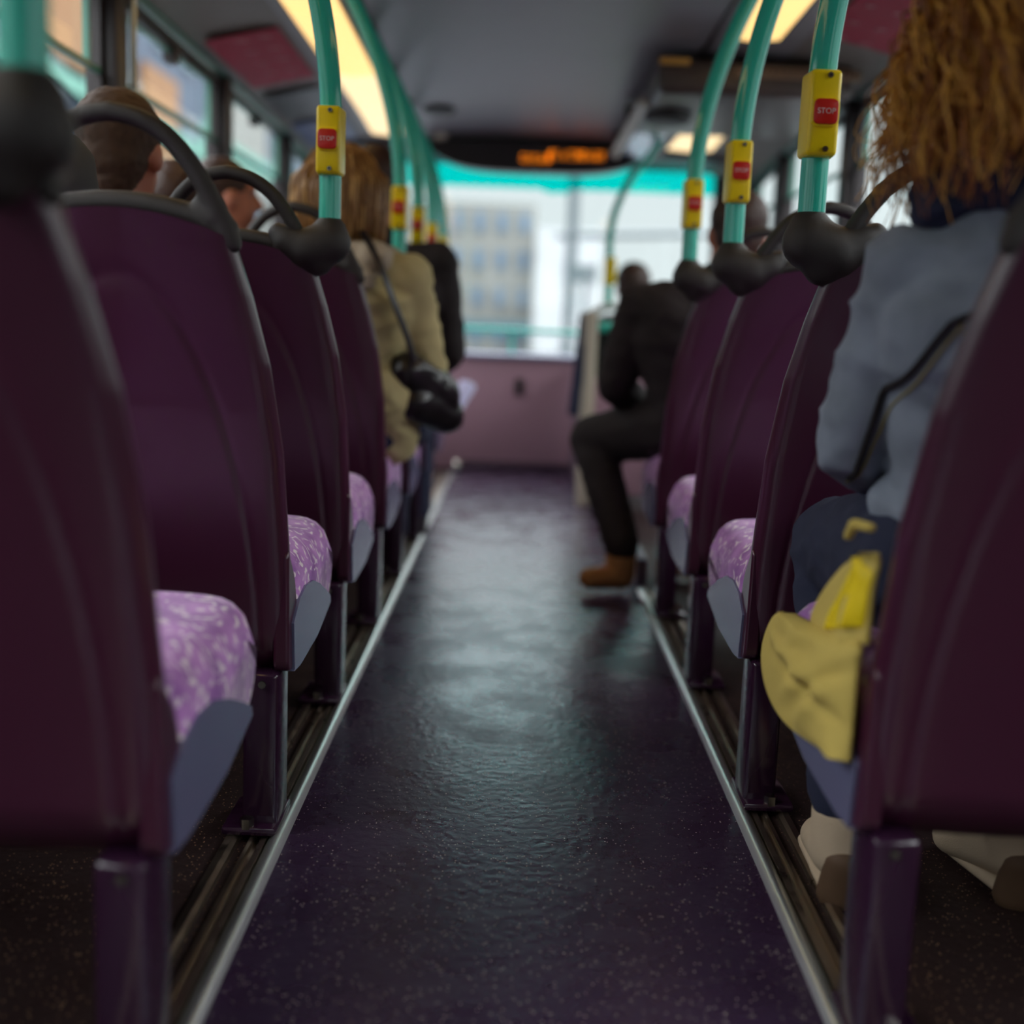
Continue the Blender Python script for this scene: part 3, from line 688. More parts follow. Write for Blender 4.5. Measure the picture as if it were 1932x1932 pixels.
def dots(x0, x1, z0, rows):
    x = x0
    while x < x1:
        if random.random() < 0.86:
            for r in range(rows):
                if random.random() < 0.62: L.append(((x, 6.152, z0 + r * 0.0075), (x + 0.0045, 6.160, z0 + r * 0.0075 + 0.0045)))
        x += 0.0075
dots(-0.035, 0.115, 1.603, 5); dots(0.095, 0.385, 1.622, 6)
boxes('lit_dots', L, M['led'], sg)

# ---------------------------------------------------------------- front right: stair partition
sp = empty('stair_partition', (0.3, 5.4, 0)); tag(sp, 'pale stair screen with cream post and rail at the front right of the aisle', 'partition')
def pbox(nm, lo, hi, m, bev=0.005):
    return box(nm, (lo[0] - .3, lo[1] - 5.4, lo[2]), (hi[0] - .3, hi[1] - 5.4, hi[2]), m, sp, bev=bev)
pbox('end_post', (0.275, 5.30, 0.0), (0.335, 5.36, 0.87), M['cream'], 0.012)
pbox('side_panel', (0.295, 5.36, 0.03), (0.32, 6.50, 0.60), M['darkwall'])
pbox('cross_panel', (0.335, 5.315, 0.06), (1.15, 5.345, 0.58), M['wall'])
box('screen_glass', (0.335 - .3, -0.075, 0.60), (0.85, -0.069, 0.80), glass('screen_glass', (0.8, 0.92, 0.86), 0.1), sp)
tube('top_rail', [(0.005, -0.07, 0.86), (0.05, -0.07, 0.885), (0.16, -0.07, 0.905), (0.85, -0.07, 0.915)], 0.016, mat('white_rail', (205, 212, 208), 0.4), sp)
tube('teal_rail', [(0.04, -0.07, 0.80), (0.85, -0.07, 0.815)], 0.022, M['teal'], sp)
kb = struct(box('trim_10', (0.385, 3.62, 0.0), (0.42, 5.30, 0.10), mat('mauve_kerb', (118, 104, 132), 0.35), bev=0.006))
cp = tag(blob('hanging_strap', [('c', (0.262, 5.27, 0.86), 0.014, (0.258, 5.27, 0.62), 0.026, (1, .5)), ('c', (0.258, 5.27, 0.62), 0.026, (0.245, 5.27, 0.42), 0.03, (1, .5))], 0.008, M['navy']), 'dark blue cloth pad hanging on the cream stair post', 'pad')
gp = empty('grab_pole'); gp.location = (0, 0, 0); tag(gp, 'slim teal pole bending over beside the stairs, at the front right', 'grab pole', 'teal grab poles')
tube('pole', catmull([(0.385, 5.45, 0.90), (0.383, 5.45, 1.05), (0.38, 5.46, 1.2), (0.40, 5.48, 1.32), (0.46, 5.5, 1.46), (0.53, 5.53, 1.55), (0.60, 5.56, 1.66), (0.62, 5.57, 1.76)]), 0.017, M['teal'], gp)
box('button_housing', (0.36, 5.40, 0.99), (0.41, 5.45, 1.11), M['yellow'], gp, bev=0.008)
tag(ellipse_disc('floor_stud', (-0.318, 6.42, 0.055), 0.028, 0.028, 0.0, M['screw']), 'shiny round stud on the floor at the left foot of the front bulkhead', 'stud')
bpy.data.objects.remove(bpy.data.objects['floor_stud'])
tag(blob('floor_stud', [('e', (-0.315, 6.40, 0.035), (0.03, 0.03, 0.034))], 0.006, mat('chrome', (225, 225, 215), 0.12, metal=1.0)), 'shiny round chrome stud at the left foot of the front bulkhead', 'stud')

# ---------------------------------------------------------------- people
def person(loc, rz, label, J=None, scale=1.0, jacket='black', trousers='navy', shoes='leather', hair='brown', skin='skin', style='short', fat=1.0, face=0.0, voxel=0.010, jw=0.006):
    j = dict(pelvis=(0, -0.01, 0.53), chest=(0, -0.05, 0.86), neck=(0, -0.045, 1.01), head=(0, -0.015, 1.155),
             shl=(-0.165, -0.04, 0.945), shr=(0.165, -0.04, 0.945), ell=(-0.215, 0.03, 0.69), elr=(0.215, 0.03, 0.69), wrl=(-0.10, 0.24, 0.63), wrr=(0.10, 0.24, 0.63),
             knl=(-0.105, 0.42, 0.53), knr=(0.105, 0.42, 0.53), anl=(-0.105, 0.44, 0.10), anr=(0.105, 0.44, 0.10), tol=(-0.105, 0.60, 0.035), tor=(0.105, 0.60, 0.035))
    if J: j.update(J)
    j = {k: Vector(v) for k, v in j.items()}
    root = empty('person', loc, rz); root.scale = (scale,) * 3; tag(root, label, 'person')
    hR = Euler((0, 0, face)).to_matrix()
    H = lambda x, y, z: j['head'] + hR @ Vector((x, y, z))
    pel, che, nec = j['pelvis'], j['chest'], j['neck']
    wst = pel.lerp(che, 0.5)
    bf = min(1, fat) * 0.93
    P = [('c', pel, 0.125 * bf, wst, 0.115 * bf, (1.15, 0.85)), ('c', wst, 0.115 * bf, che, 0.13 * bf, (1.15, 0.8)), ('c', che, 0.12 * bf, nec - Vector((0, 0, 0.06)), 0.07, (1.3, 0.8)), ('c', nec - Vector((0, 0, 0.05)), 0.056, nec.lerp(j['head'], 0.6), 0.052)]
    P += [('e', H(0, -0.012, 0.03), (0.076, 0.094, 0.088), (0, 0, face)), ('e', H(0, 0.022, -0.03), (0.060, 0.070, 0.082), (0, 0, face)), ('e', H(0, 0.03, -0.085), (0.035, 0.045, 0.03), (0, 0, face)),
          ('c', H(0, 0.092, 0.015), 0.009, H(0, 0.108, -0.022), 0.014), ('c', H(-0.022, 0.082, -0.055), 0.007, H(0.022, 0.082, -0.055), 0.007),
          ('e', H(0, 0.075, 0.04), (0.055, 0.02, 0.012), (0, 0, face))]
    for s in (-1, 1):
        P.append(('e', H(s * 0.078, -0.005, -0.008), (0.010, 0.020, 0.032), (0.1, 0, face)))
        sh, el, wr, kn, an, to = (j[k + ('l' if s < 0 else 'r')] for k in ('sh', 'el', 'wr', 'kn', 'an', 'to'))
        hp_ = pel + Vector((s * 0.085, 0.0, 0))
        P += [('c', che + Vector((0, 0, 0.06)), 0.065 * bf, sh, 0.050 * bf), ('c', sh, 0.049 * bf, el, 0.037 * bf), ('c', el, 0.037 * bf, wr, 0.026), ('c', hp_, 0.088, kn, 0.058), ('c', kn, 0.056, an, 0.037), ('c', an - Vector((0, 0, .03)), 0.036, to + Vector((0, 0, 0.01)), 0.028)]
    body = blob_mesh(P, voxel, 4)
    # hands: palm, four fingers, thumb, finer than the body, joined into the same mesh
    HP = []
    for s in (-1, 1):
        el, wr = (j[k + ('l' if s < 0 else 'r')] for k in ('el', 'wr'))
        d = (wr - el).normalized(); inw = Vector((-s, 0, 0)); inw = (inw - d * inw.dot(d)).normalized(); nrm = Vector((0, 0, -1)); nrm = (nrm - d * nrm.dot(d)).normalized()
        pm = wr + d * 0.05
        HP += [('c', wr - d * 0.02, 0.026, pm, 0.034, (1.1, 0.5), inw), ('c', pm, 0.034, wr + d * 0.085, 0.032, (1.15, 0.42), inw)]
        for q, (off, ln) in enumerate(((0.028, 0.070), (0.009, 0.080), (-0.010, 0.074), (-0.028, 0.058))):
            a = wr + d * 0.085 + inw * off; b = a + d * ln * 0.45 + nrm * 0.008; c = b + (d * 0.6 + nrm * 0.8) * ln * 0.35; e = c + (d * 0.1 + nrm) * ln * 0.22
            HP += [('c', a, 0.0092, b, 0.0086), ('c', b, 0.0086, c, 0.008), ('c', c, 0.008, e, 0.0068)]
        a = wr + d * 0.03 + inw * 0.03; b = a + inw * 0.028 + d * 0.03; c = b + d * 0.03 + nrm * 0.008
        HP += [('c', a, 0.012, b, 0.010), ('c', b, 0.010, c, 0.008)]
    hm = blob_mesh(HP, 0.0045, 3)
    bm = bmesh.new(); bm.from_mesh(body); bm.from_mesh(hm); bm.to_mesh(body); bm.free(); bpy.data.meshes.remove(hm)
    bd = link('body', body, M[skin], root, True, 180)
    # jacket
    f = fat
    P = [('c', pel + Vector((0, 0, .02)), 0.150 * f, wst, 0.140 * f, (1.15, 0.86)), ('c', wst, 0.140 * f, che, 0.155 * f, (1.15, 0.84)), ('c', che, 0.145 * f, nec - Vector((0, 0, 0.075)), 0.09, (1.35, 0.9)),
         ('c', nec - Vector((0, 0, 0.05)), 0.078, nec - Vector((0, 0.005, 0.02)), 0.070)]
    for s in (-1, 1):
        sh, el, wr = (j[k + ('l' if s < 0 else 'r')] for k in ('sh', 'el', 'wr'))
        P += [('c', che + Vector((0, 0, 0.06)), 0.085, sh, 0.070 * f), ('c', sh, 0.068 * f, el, 0.056 * f), ('c', el, 0.056 * f, wr, 0.040)]
    blob('jacket', P, voxel, M[jacket], root, 5, wrinkle=jw, wscale=7)
    P = []
    for s in (-1, 1):
        kn, an = (j[k + ('l' if s < 0 else 'r')] for k in ('kn', 'an')); hp_ = pel + Vector((s * 0.085, 0, -0.01))
        P += [('c', hp_, 0.105, kn, 0.072), ('c', kn, 0.070, an + Vector((0, 0, 0.05)), 0.054)]
    P.append(('c', pel + Vector((-0.06, 0, 0)), 0.12, pel + Vector((0.06, 0, 0)), 0.12, (1, 1)))
    blob('trousers', P, voxel, M[trousers], root, 5, wrinkle=0.004, wscale=8)
    for s in (-1, 1):
        an, to = (j[k + ('l' if s < 0 else 'r')] for k in ('an', 'to'))
        P = [('c', an + Vector((0, 0, 0.02)), 0.048, an - Vector((0, 0, 0.04)), 0.046), ('c', an - Vector((0, 0, 0.045)), 0.044, to + Vector((0, 0, 0.008)), 0.036, (1.05, 0.9))]
        blob('shoe', P, 0.008, M[shoes], root, 3)
    if style == 'short':
        P = [('e', H(0, -0.022, 0.042), (0.083, 0.098, 0.086), (0, 0, face)), ('e', H(0, -0.045, -0.005), (0.070, 0.066, 0.075), (0, 0, face)), ('e', H(0, -0.052, -0.05), (0.05, 0.045, 0.05), (0, 0, face))]
        blob('hair', P, 0.007, M[hair], root, 3, wrinkle=0.003, wscale=60)
    return root, H, j

def locks(name, items, m, parent, n=5):
    V, Fc = [], []
    for pts, r in items:
        k = len(pts)
        if isinstance(r, float): rr = [r * (0.35 + 0.65 * math.sin(PI * min(0.9, (i + 0.6) / k))) for i in range(k)]
        else: rr = r
        tube_data(pts, rr, n, None, V, Fc)
    return mesh_obj(name, V, Fc, m, parent, auto=180)

rnd = random.Random(11)
# girl in the denim jacket, nearest right-hand seat
girl, H, j = person((0.585, 1.47, 0), 0.0, 'person with long curly golden hair in a blue denim jacket, seated at the right edge', dict(
    pelvis=(0.03, 0.0, 0.53), chest=(-0.005, -0.06, 0.80), neck=(0.01, -0.06, 0.975), head=(0.005, -0.02, 1.13), shl=(-0.125, -0.03, 0.875), shr=(0.15, -0.04, 0.885),
    ell=(-0.155, 0.05, 0.665), elr=(0.20, 0.05, 0.65), wrl=(-0.02, 0.25, 0.60), wrr=(0.10, 0.25, 0.60),
    knl=(-0.085, 0.34, 0.485), knr=(0.10, 0.38, 0.50), anl=(-0.095, 0.15, 0.115), anr=(0.165, 0.17, 0.115), tol=(-0.085, 0.28, 0.03), tor=(0.125, 0.30, 0.03)),
    jacket='denim', trousers='navy', shoes='canvas', hair='curls', style='long', fat=0.86, voxel=0.008, jw=0.007)
jk = [c for c in girl.children if c.name.startswith('jacket')][0]
def on_surf(pts, src, dirv, lift=0.003):
    src_me = src.data; bmv = bmesh.new(); bmv.from_mesh(src_me)
    from mathutils.bvhtree import BVHTree
    t = BVHTree.FromBMesh(bmv); out = []
    for p in pts:
        h = t.ray_cast(Vector(p), Vector(dirv))
        if h[0] is not None: out.append(h[0] - Vector(dirv) * lift)
    bmv.free(); return out
def seam(pts, dirv, m, r, nm='seam'):
    q = on_surf(catmull(pts, 8), jk, dirv)
    if len(q) > 2: tube(nm, q, r, m, girl, n=6)
for dxx, m, r in ((0, M['seam'], 0.0045), (0.011, M['stitch'], 0.0018)):
    seam([(-0.165, -0.5, 0.60 - dxx), (-0.158 + dxx, -0.5, 0.68), (-0.145 + dxx, -0.5, 0.76), (-0.115 + dxx, -0.5, 0.82)], (0, 1, 0), m, r)
    seam([(-0.115 + dxx, -0.5, 0.82 - dxx), (-0.06, -0.5, 0.845 - dxx), (0.0, -0.5, 0.857 - dxx), (0.08, -0.5, 0.86 - dxx), (0.15, -0.5, 0.85 - dxx)], (0, 1, 0), m, r)
seam([(-0.085, -0.5, 0.735), (-0.03, -0.5, 0.748), (0.05, -0.5, 0.752)], (0, 1, 0), M['seam'], 0.004)
seam([(-0.080, -0.5, 0.722), (-0.072, -0.5, 0.66), (-0.062, -0.5, 0.60)], (0, 1, 0), M['seam'], 0.004)
# navy hood lying over the collar
blob('hood', [('c', (-0.105, -0.06, 0.96), 0.040, (0.11, -0.065, 0.965), 0.042), ('c', (-0.07, -0.09, 0.985), 0.042, (0.06, -0.10, 0.985), 0.042), ('c', (-0.085, -0.02, 0.98), 0.034, (0.075, -0.02, 0.985), 0.034), ('c', (0, -0.105, 0.975), 0.04, (0, -0.12, 0.945), 0.035, (1.6, 1))], 0.007, M['navy'], girl, 4, wrinkle=0.006, wscale=14)
blob('jacket_hem', [('c', (-0.10, 0.0, 0.60), 0.045, (-0.065, -0.02, 0.50), 0.035), ('c', (-0.08, -0.03, 0.60), 0.05, (-0.04, -0.06, 0.49), 0.045)], 0.007, M['denim'], girl, 4, wrinkle=0.003)
# curls: a soft mass plus individual wavy locks
blob('hair', [('e', H(0, -0.03, 0.035), (0.108, 0.112, 0.105)), ('e', H(0.0, -0.055, -0.04), (0.105, 0.08, 0.09)), ('e', H(0.04, -0.055, -0.06), (0.10, 0.075, 0.085))], 0.007, M['curls'], girl, 3, wrinkle=0.014, wscale=16)
items = []; fly = []; bright = []
for i in range(3000):
    a = rnd.uniform(-PI * 0.15, PI * 1.15); el = rnd.uniform(0.0, 1.2)
    # root on the scalp, back and sides (a measured from +x through -y to -x)
    d = Vector((math.cos(a) * math.cos(el), -math.sin(a) * math.cos(el), math.sin(el)))
    p = H(0, -0.02, 0.03) + Vector((d.x * 0.088, d.y * 0.10, d.z * 0.095))
    out = rnd.uniform(0.015, 0.08) * (1 + 0.35 * (d.x < -0.2)); ln = rnd.uniform(0.12, 0.25); ph = rnd.uniform(0, 6.28); fr = rnd.uniform(9, 17); am = rnd.uniform(0.006, 0.016)
    side = Vector((d.x, d.y, 0)); side = side.normalized() if side.length > 0.1 else Vector((0, -1, 0))
    pts = []; n = 16
    for k in range(n):
        t = k / (n - 1)
        q = p + side * out * (1 - (1 - t) ** 2) * 0.95 + Vector((0, 0, -ln * t ** 1.25 * (0.5 + 0.5 * t) - 0.0 * t)) + Vector((0, 0, 0.03 * math.sin(PI * t) * d.z))
        w = am * min(1, t * 3)
        q += Vector((math.cos(ph + fr * t), math.sin(ph + fr * t), 0.4 * math.sin(ph * 2 + fr * t))) * w
        zm = (0.94 if q.x < -0.085 else 1.015) + 0.025 * math.sin(i)
        q.z = zm + (q.z - zm) * 0.12 if q.z < zm else q.z
        pts.append(q)
    (bright if rnd.random() < 0.45 else items).append((pts, rnd.uniform(0.0007, 0.0021)))
locks('curl_locks', items, M['curls'], girl, 4); locks('bright_locks', bright, M['curls_light'], girl, 4)
for i in range(170):
    a = rnd.uniform(PI * 0.45, PI * 1.15); el = rnd.uniform(-0.1, 0.9)
    d = Vector((math.cos(a) * math.cos(el), -math.sin(a) * math.cos(el), math.sin(el)))
    p = H(0, -0.02, 0.0) + Vector((d.x * 0.09, d.y * 0.1, d.z * 0.095)); out = rnd.uniform(0.05, 0.11); ln = rnd.uniform(0.10, 0.24); ph = rnd.uniform(0, 6.28); fr = rnd.uniform(6, 12)
    pts = []
    for k in range(18):
        t = k / 17 * (0.75 if ln > .19 else 1); w = 0.022 * min(1, t * 2)
        pts.append(p + Vector((d.x, d.y * 0.5, 0)) * out * math.sin(t * 2.2) + Vector((0, 0, -ln * t ** 1.3)) + Vector((math.cos(ph + fr * t), math.sin(ph + fr * t), 0.6 * math.sin(ph + fr * t * 1.2))) * w)
    fly.append((pts, [0.0007] * 18))
locks('loose_strands', fly, M['curls_light'], girl, 4)
# heel patches and laces of the shoes
for s, (ax, ay, az) in ((-1, (-0.095, 0.15, 0.115)), (1, (0.165, 0.17, 0.115))):
    blob('heel_patch', [('c', (ax, ay - 0.030, az - 0.045), 0.030, (ax, ay - 0.018, az - 0.10), 0.034, (1.1, .8))], 0.005, M['brownsole'], girl, 3)
    blob('sole', [('c', (ax, ay - 0.02, 0.022), 0.030, (ax + (0.01 if s < 0 else -0.03), ay + 0.16, 0.016), 0.030, (1.15, .5))], 0.005, M['canvas'], girl, 3)

# man with cropped hair, window side of the third row
pm, H2, j2 = person((-0.88, 2.60, 0), -0.1, 'person with cropped brown hair seen from behind through the loop handle', dict(neck=(0.035, -0.09, 0.965), head=(0.055, -0.07, 1.112), shl=(-0.16, -0.06, 0.90), shr=(0.17, -0.06, 0.90), chest=(0, -0.06, 0.82)), jacket='mustard', trousers='navy', hair='short', skin='skin_pink', scale=1.0)
# grey-clad shoulder beside the window, second row
person((-0.955, 1.98, 0), 0.0, 'person in a grey top, only the shoulder showing behind the nearest dark pole socket', dict(shr=(0.20, -0.05, 1.0), shl=(-0.15, -0.05, 1.0), neck=(0, -0.045, 1.07), head=(0, -0.015, 1.215), chest=(0, -0.05, 0.9)), jacket='grey', trousers='navy', hair='brown', fat=1.08)
# two dark heads further forward by the window
person((-0.955, 3.27, 0), 0.0, 'person with round dark brown hair low behind the loop handle, beside the left windows', dict(head=(0.025, -0.02, 1.075), neck=(0.01, -0.045, 0.94)), jacket='black', hair='brown', skin='skin', scale=0.99)
person((-0.955, 3.93, 0), 0.0, 'person with dark hair turned so the tip of the nose shows, between two loop handles', dict(head=(-0.0, -0.02, 1.16)), jacket='black', hair='brown', skin='skin_pink', face=-1.15)
# bob-haired woman in khaki
bw, H3, j3 = person((-0.495, 3.30, -0.0), 0.0, 'person with a straight dark-blonde bob and khaki jacket, leaning into the aisle', dict(
    chest=(0.02, -0.05, 0.83), neck=(0.01, -0.05, 0.98), head=(0.002, -0.03, 1.135), shr=(0.18, -0.04, 0.905), shl=(-0.14, -0.04, 0.94), elr=(0.235, 0.03, 0.67), wrr=(0.14, 0.22, 0.60)),
    jacket='khaki', trousers='navy', style='bob', fat=1.0, jw=0.009)
blob('hair', [('e', H3(0, -0.02, 0.03), (0.094, 0.105, 0.088)), ('c', H3(0, -0.03, 0.0), 0.088, H3(0, -0.03, -0.06), 0.108, (1, 0.9))], 0.007, M['bob'], bw, 3, wrinkle=0.004, wscale=30)
items = []
bl2 = []
for i in range(900):
    a = rnd.uniform(-0.35, PI + 0.35); el = rnd.uniform(0.1, 1.4)
    d = Vector((math.cos(a) * math.cos(el), -math.sin(a) * math.cos(el), math.sin(el)))
    p = H3(0, -0.02, 0.03) + Vector((d.x * 0.10, d.y * 0.108, d.z * 0.09)); hd_ = Vector((d.x, d.y, 0)).normalized(); pts = []
    ln = rnd.uniform(0.15, 0.19) + 0.07 * d.z
    for k in range(10):
        t = k / 9; r = 0.10 + 0.022 * math.sin(PI * min(1, t * 0.9)) + 0.006 * math.sin(i)
        q = H3(0, -0.02, 0.03) + Vector((hd_.x * r, hd_.y * r, 0)); q.z = p.z - ln * t
        q = p.lerp(q, min(1, t * 2.2)); q.z = p.z - ln * t ** 1.15
        q += Vector((math.sin(i + t * 5), math.cos(i * 1.7 + t * 4), 0)) * 0.004
        pts.append(q)
    (items if i % 5 else bl2).append((pts, rnd.uniform(0.0016, 0.0034)))
locks('hair_locks', items, M['bob'], bw); locks('pale_locks', bl2, M['bob_light'], bw)
blob('scarf', [('c', (-0.12, -0.12, 0.955), 0.042, (0.10, -0.125, 0.955), 0.046), ('c', (0.10, -0.12, 0.955), 0.040, (0.13, -0.02, 0.955), 0.036), ('c', (-0.02, -0.15, 0.93), 0.045, (0.07, -0.155, 0.90), 0.04)], 0.008, M['beige'], bw, 3, wrinkle=0.007, wscale=16)
hbag = empty('shoulder_bag'); tag(hbag, 'black shoulder bag hanging at the khaki jacket elbow, strap over the shoulder', 'bag')
strap = [(-0.42, 3.15, 1.02), (-0.375, 3.13, 0.95), (-0.335, 3.13, 0.85), (-0.30, 3.16, 0.76), (-0.27, 3.20, 0.66)]
tube('strap', catmull(strap, 6), 0.014, M['leather'], hbag, n=8, flat=0.45)
blob('bag_body', [('c', (-0.30, 3.22, 0.66), 0.055, (-0.22, 3.32, 0.60), 0.06), ('c', (-0.28, 3.24, 0.58), 0.055, (-0.20, 3.34, 0.54), 0.05)], 0.007, M['leather'], hbag, 4, wrinkle=0.003, wscale=10)
# coat skirt over the seat edge
blob('coat_skirt', [('c', (0.12, -0.05, 0.60), 0.10, (0.145, 0.02, 0.475), 0.075), ('c', (0.10, 0.05, 0.58), 0.09, (0.13, 0.10, 0.46), 0.065)], 0.009, M['khaki'], bw, 4, wrinkle=0.007)
# man in black beyond her
person((-0.475, 3.98, -0.05), 0.0, 'person with dark hair in a black jacket, just beyond the khaki jacket', dict(head=(0.0, -0.02, 1.27), neck=(0.01, -0.045, 1.11), chest=(0.02, -0.05, 0.93), shr=(0.19, -0.04, 1.03), shl=(-0.16, -0.04, 1.03), elr=(0.235, 0.02, 0.75)), jacket='black', hair='brown', skin='skin_pink', fat=1.05, face=-0.3)
tag(blob('paper_bag', [('c', (-0.245, 4.60, 0.46), 0.025, (-0.20, 4.66, 0.56), 0.034, (1.1, .5)), ('c', (-0.255, 4.58, 0.42), 0.018, (-0.245, 4.60, 0.46), 0.024, (1.1, .5))], 0.006, M['paper']), 'pale lilac paper bundle sticking into the aisle beside the left seats', 'paper')
# man in dark clothes, legs turned into the aisle
mb, H4, j4 = person((0.565, 3.56, 0), 0.0, 'person in dark clothes on the right with legs turned into the aisle and tan shoes', dict(
    pelvis=(0.0, 0.0, 0.53), chest=(-0.06, 0.0, 0.80), neck=(0.01, -0.01, 0.96), head=(0.055, 0.02, 1.085), shl=(-0.215, 0.02, 0.865), shr=(0.11, 0.0, 0.90), ell=(-0.275, 0.06, 0.63), wrl=(-0.14, 0.26, 0.53),
    knl=(-0.325, 0.24, 0.45), knr=(-0.05, 0.40, 0.50), anl=(-0.235, 0.0, 0.10), anr=(0.02, 0.18, 0.10), tol=(-0.33, -0.04, 0.045), tor=(-0.06, 0.26, 0.045)), jacket='black', trousers='black', shoes='tan', hair='brown', skin='skin', fat=1.02)
blob('collar_tab', [('c', H4(0.062, -0.075, -0.06), 0.014, H4(0.088, -0.05, -0.03), 0.012)], 0.005, M['orange'], mb, 2)
person((0.53, 5.85, 0.0), 0.1, 'person low down by the stairs on the right, only the dark head showing', dict(head=(0.0, -0.02, 0.99), neck=(0, -0.04, 0.86), chest=(0, -0.03, 0.72), shl=(-0.15, -0.04, 0.79), shr=(0.15, -0.04, 0.79), ell=(-0.19, 0.03, 0.6), elr=(0.19, 0.03, 0.6), pelvis=(0, 0, 0.45), knl=(-0.1, 0.36, 0.46), knr=(0.1, 0.36, 0.46), anl=(-.1, .38, .1), anr=(.1, .38, .1), tol=(-.1, .5, .04), tor=(.1, .5, .04)), jacket='black', hair='brown', skin='skin_pink', face=-0.4)

# yellow cloth bag hanging at the near right cushion
yb_ = empty('cloth_bag', (0.380, 1.50, 0.38)); tag(yb_, 'crumpled yellow cloth bag hanging off the cushion beside the denim jacket', 'bag')
def drape(name, rows, m, parent, xp, fold, nseg=30, th=0.005, sub=5):
    # a hanging cloth facing the aisle: rows of (y, z) left end and right end; folds push out towards the aisle
    V, Fc = [], []; G = []
    cs = [catmull([(r[0], r[1], 0) for r in rows], sub), catmull([(r[2], r[3], 0) for r in rows], sub)]
    n = len(cs[0])
    for side in (0, 1):
        for r in range(n):
            for c in range(nseg + 1):
                u = c / nseg; q = cs[0][r].lerp(cs[1][r], u); v = r / (n - 1)
                ru = min(1, u * 1.5); ru = ru * ru * (3 - 2 * ru)
                V.append((xp - fold(u, v) * ru + 0.012 * max(0, u - 0.8) / 0.2 + side * th, q.x, q.y))
    R = nseg + 1; S = n * R
    for side in (0, 1):
        for r in range(n - 1):
            for c in range(nseg):
                a = side * S + r * R + c; Fc.append((a, a + 1, a + R + 1, a + R))
    for r in range(n - 1):
        for c in (0, nseg): a = r * R + c; Fc.append((a, a + R, a + R + S, a + S))
    for c in range(nseg):
        for r in (0, n - 1): a = r * R + c; Fc.append((a, a + 1, a + 1 + S, a + S))
    return mesh_obj(name, V, Fc, m, parent, auto=180)
rid = lambda d, w: math.exp(-(d / w) ** 2)
f1 = lambda u, v: 0.012 + 0.020 * rid(v - (0.10 + 0.62 * u), 0.07) - 0.012 * rid(v - (0.22 + 0.6 * u), 0.05) + 0.014 * rid(v - (0.62 - .16 * u), 0.06) - 0.010 * rid(v - (0.72 - 0.2 * u), 0.045) + 0.016 * rid(v - (0.86 - 0.28 * u), 0.05) + 0.01 * rid(v - (0.3 - 0.3 * (u - .6)), 0.05)
f2 = lambda u, v: 0.006 + 0.006 * math.sin(v * 4 + u * 5) + 0.006 * rid(u - 0.5 - 0.3 * v, 0.1)
drape('lower_fold', [(0.080, 0.050, 0.070, 0.050), (0.130, 0.030, 0.02, 0.056), (0.168, 0.0, -0.06, 0.066), (0.188, -0.030, -0.17, 0.082), (0.184, -0.056, -0.235, 0.088), (0.155, -0.076, -0.235, 0.066), (0.11, -0.086, -0.235, 0.045), (0.05, -0.088, -0.235, 0.020), (-0.03, -0.080, -0.235, -0.006), (-0.120, -0.064, -0.235, -0.030), (-0.18, -0.052, -0.235, -0.044)], M['ycloth'], yb_, -0.012, lambda u, v: 0.6 * f1(u, v) * (1 - u ** 6))
drape('upper_fold', [(-0.235, 0.190, -0.222, 0.190), (-0.16, 0.166, -0.238, 0.180), (-0.095, 0.130, -0.238, 0.165), (-0.045, 0.095, -0.238, 0.145), (-0.018, 0.062, -0.238, 0.12), (-0.03, 0.035, -0.235, 0.09)], M['ycloth'], yb_, 0.002, lambda u, v: 0.5 * f2(u, v))
drape('bright_print', [(-0.207, 0.182, -0.22, 0.182), (-0.185, 0.158, -0.236, 0.168), (-0.15, 0.124, -0.236, 0.150), (-0.115, 0.095, -0.236, 0.128), (-0.10, 0.072, -0.23, 0.108)], M['ybright'], yb_, -0.002, lambda u, v: 0.5 * f2(u, v))
blob('tab', [('c', (0.004, -0.15, 0.195), 0.006, (0.006, -0.165, 0.212), 0.007), ('c', (0.006, -0.165, 0.212), 0.007, (0.018, -0.19, 0.212), 0.006)], 0.004, M['ycloth'], yb_, 2)
# ---------------------------------------------------------------- the street outside
GZ = -2.6
struct(box('ground', (-60, -30, GZ - 0.2), (60, 90, GZ), mat('asphalt', (96, 98, 100), 0.9, var=0.1)))
def facade(name, x0, x1, y0, y1, h, wallm, glassm, label, axis, nx, nz, wfrac=0.5, hfrac=0.6, band=None, base=GZ):
    root = empty(name, ((x0 + x1) / 2, (y0 + y1) / 2, base)); ox, oy = (x0 + x1) / 2, (y0 + y1) / 2
    box('walls', (x0 - ox, y0 - oy, 0), (x1 - ox, y1 - oy, h), wallm, root)
    tag(root, label, 'building')
    L = (x1 - x0) if axis == 'x' else (y1 - y0)
    for i in range(nx):
        for k in range(nz):
            c = -L / 2 + L * (i + 0.5) / nx; w = L / nx * wfrac / 2; z = h * (k + 0.5) / nz; dz_ = h / nz * hfrac / 2
            if axis == 'x': box('window', (c - w, y0 - oy - 0.06, z - dz_), (c + w, y0 - oy + 0.02, z + dz_), glassm, root)
            else:
                xs = (x1 - ox) if (x0 + x1) / 2 < 0 else (x0 - ox)
                box('window', (xs - 0.06, c - w, z - dz_), (xs + 0.06, c + w, z + dz_), glassm, root)
    if band:
        for z0, z1 in band:
            if axis == 'x': box('cornice', (-L / 2, y0 - oy - 0.2, z0), (L / 2, y0 - oy, z1), wallm, root)
            else:
                xs = (x1 - ox) if (x0 + x1) / 2 < 0 else (x0 - ox); box('cornice', (xs - 0.2, -L / 2, z0), (xs + 0.2, L / 2, z1), M['teal_trim'], root)
    return root
stone = mat('pale_stone', (122, 124, 120), 0.9, var=0.05); stone2 = mat('white_render', (176, 180, 182), 0.9)
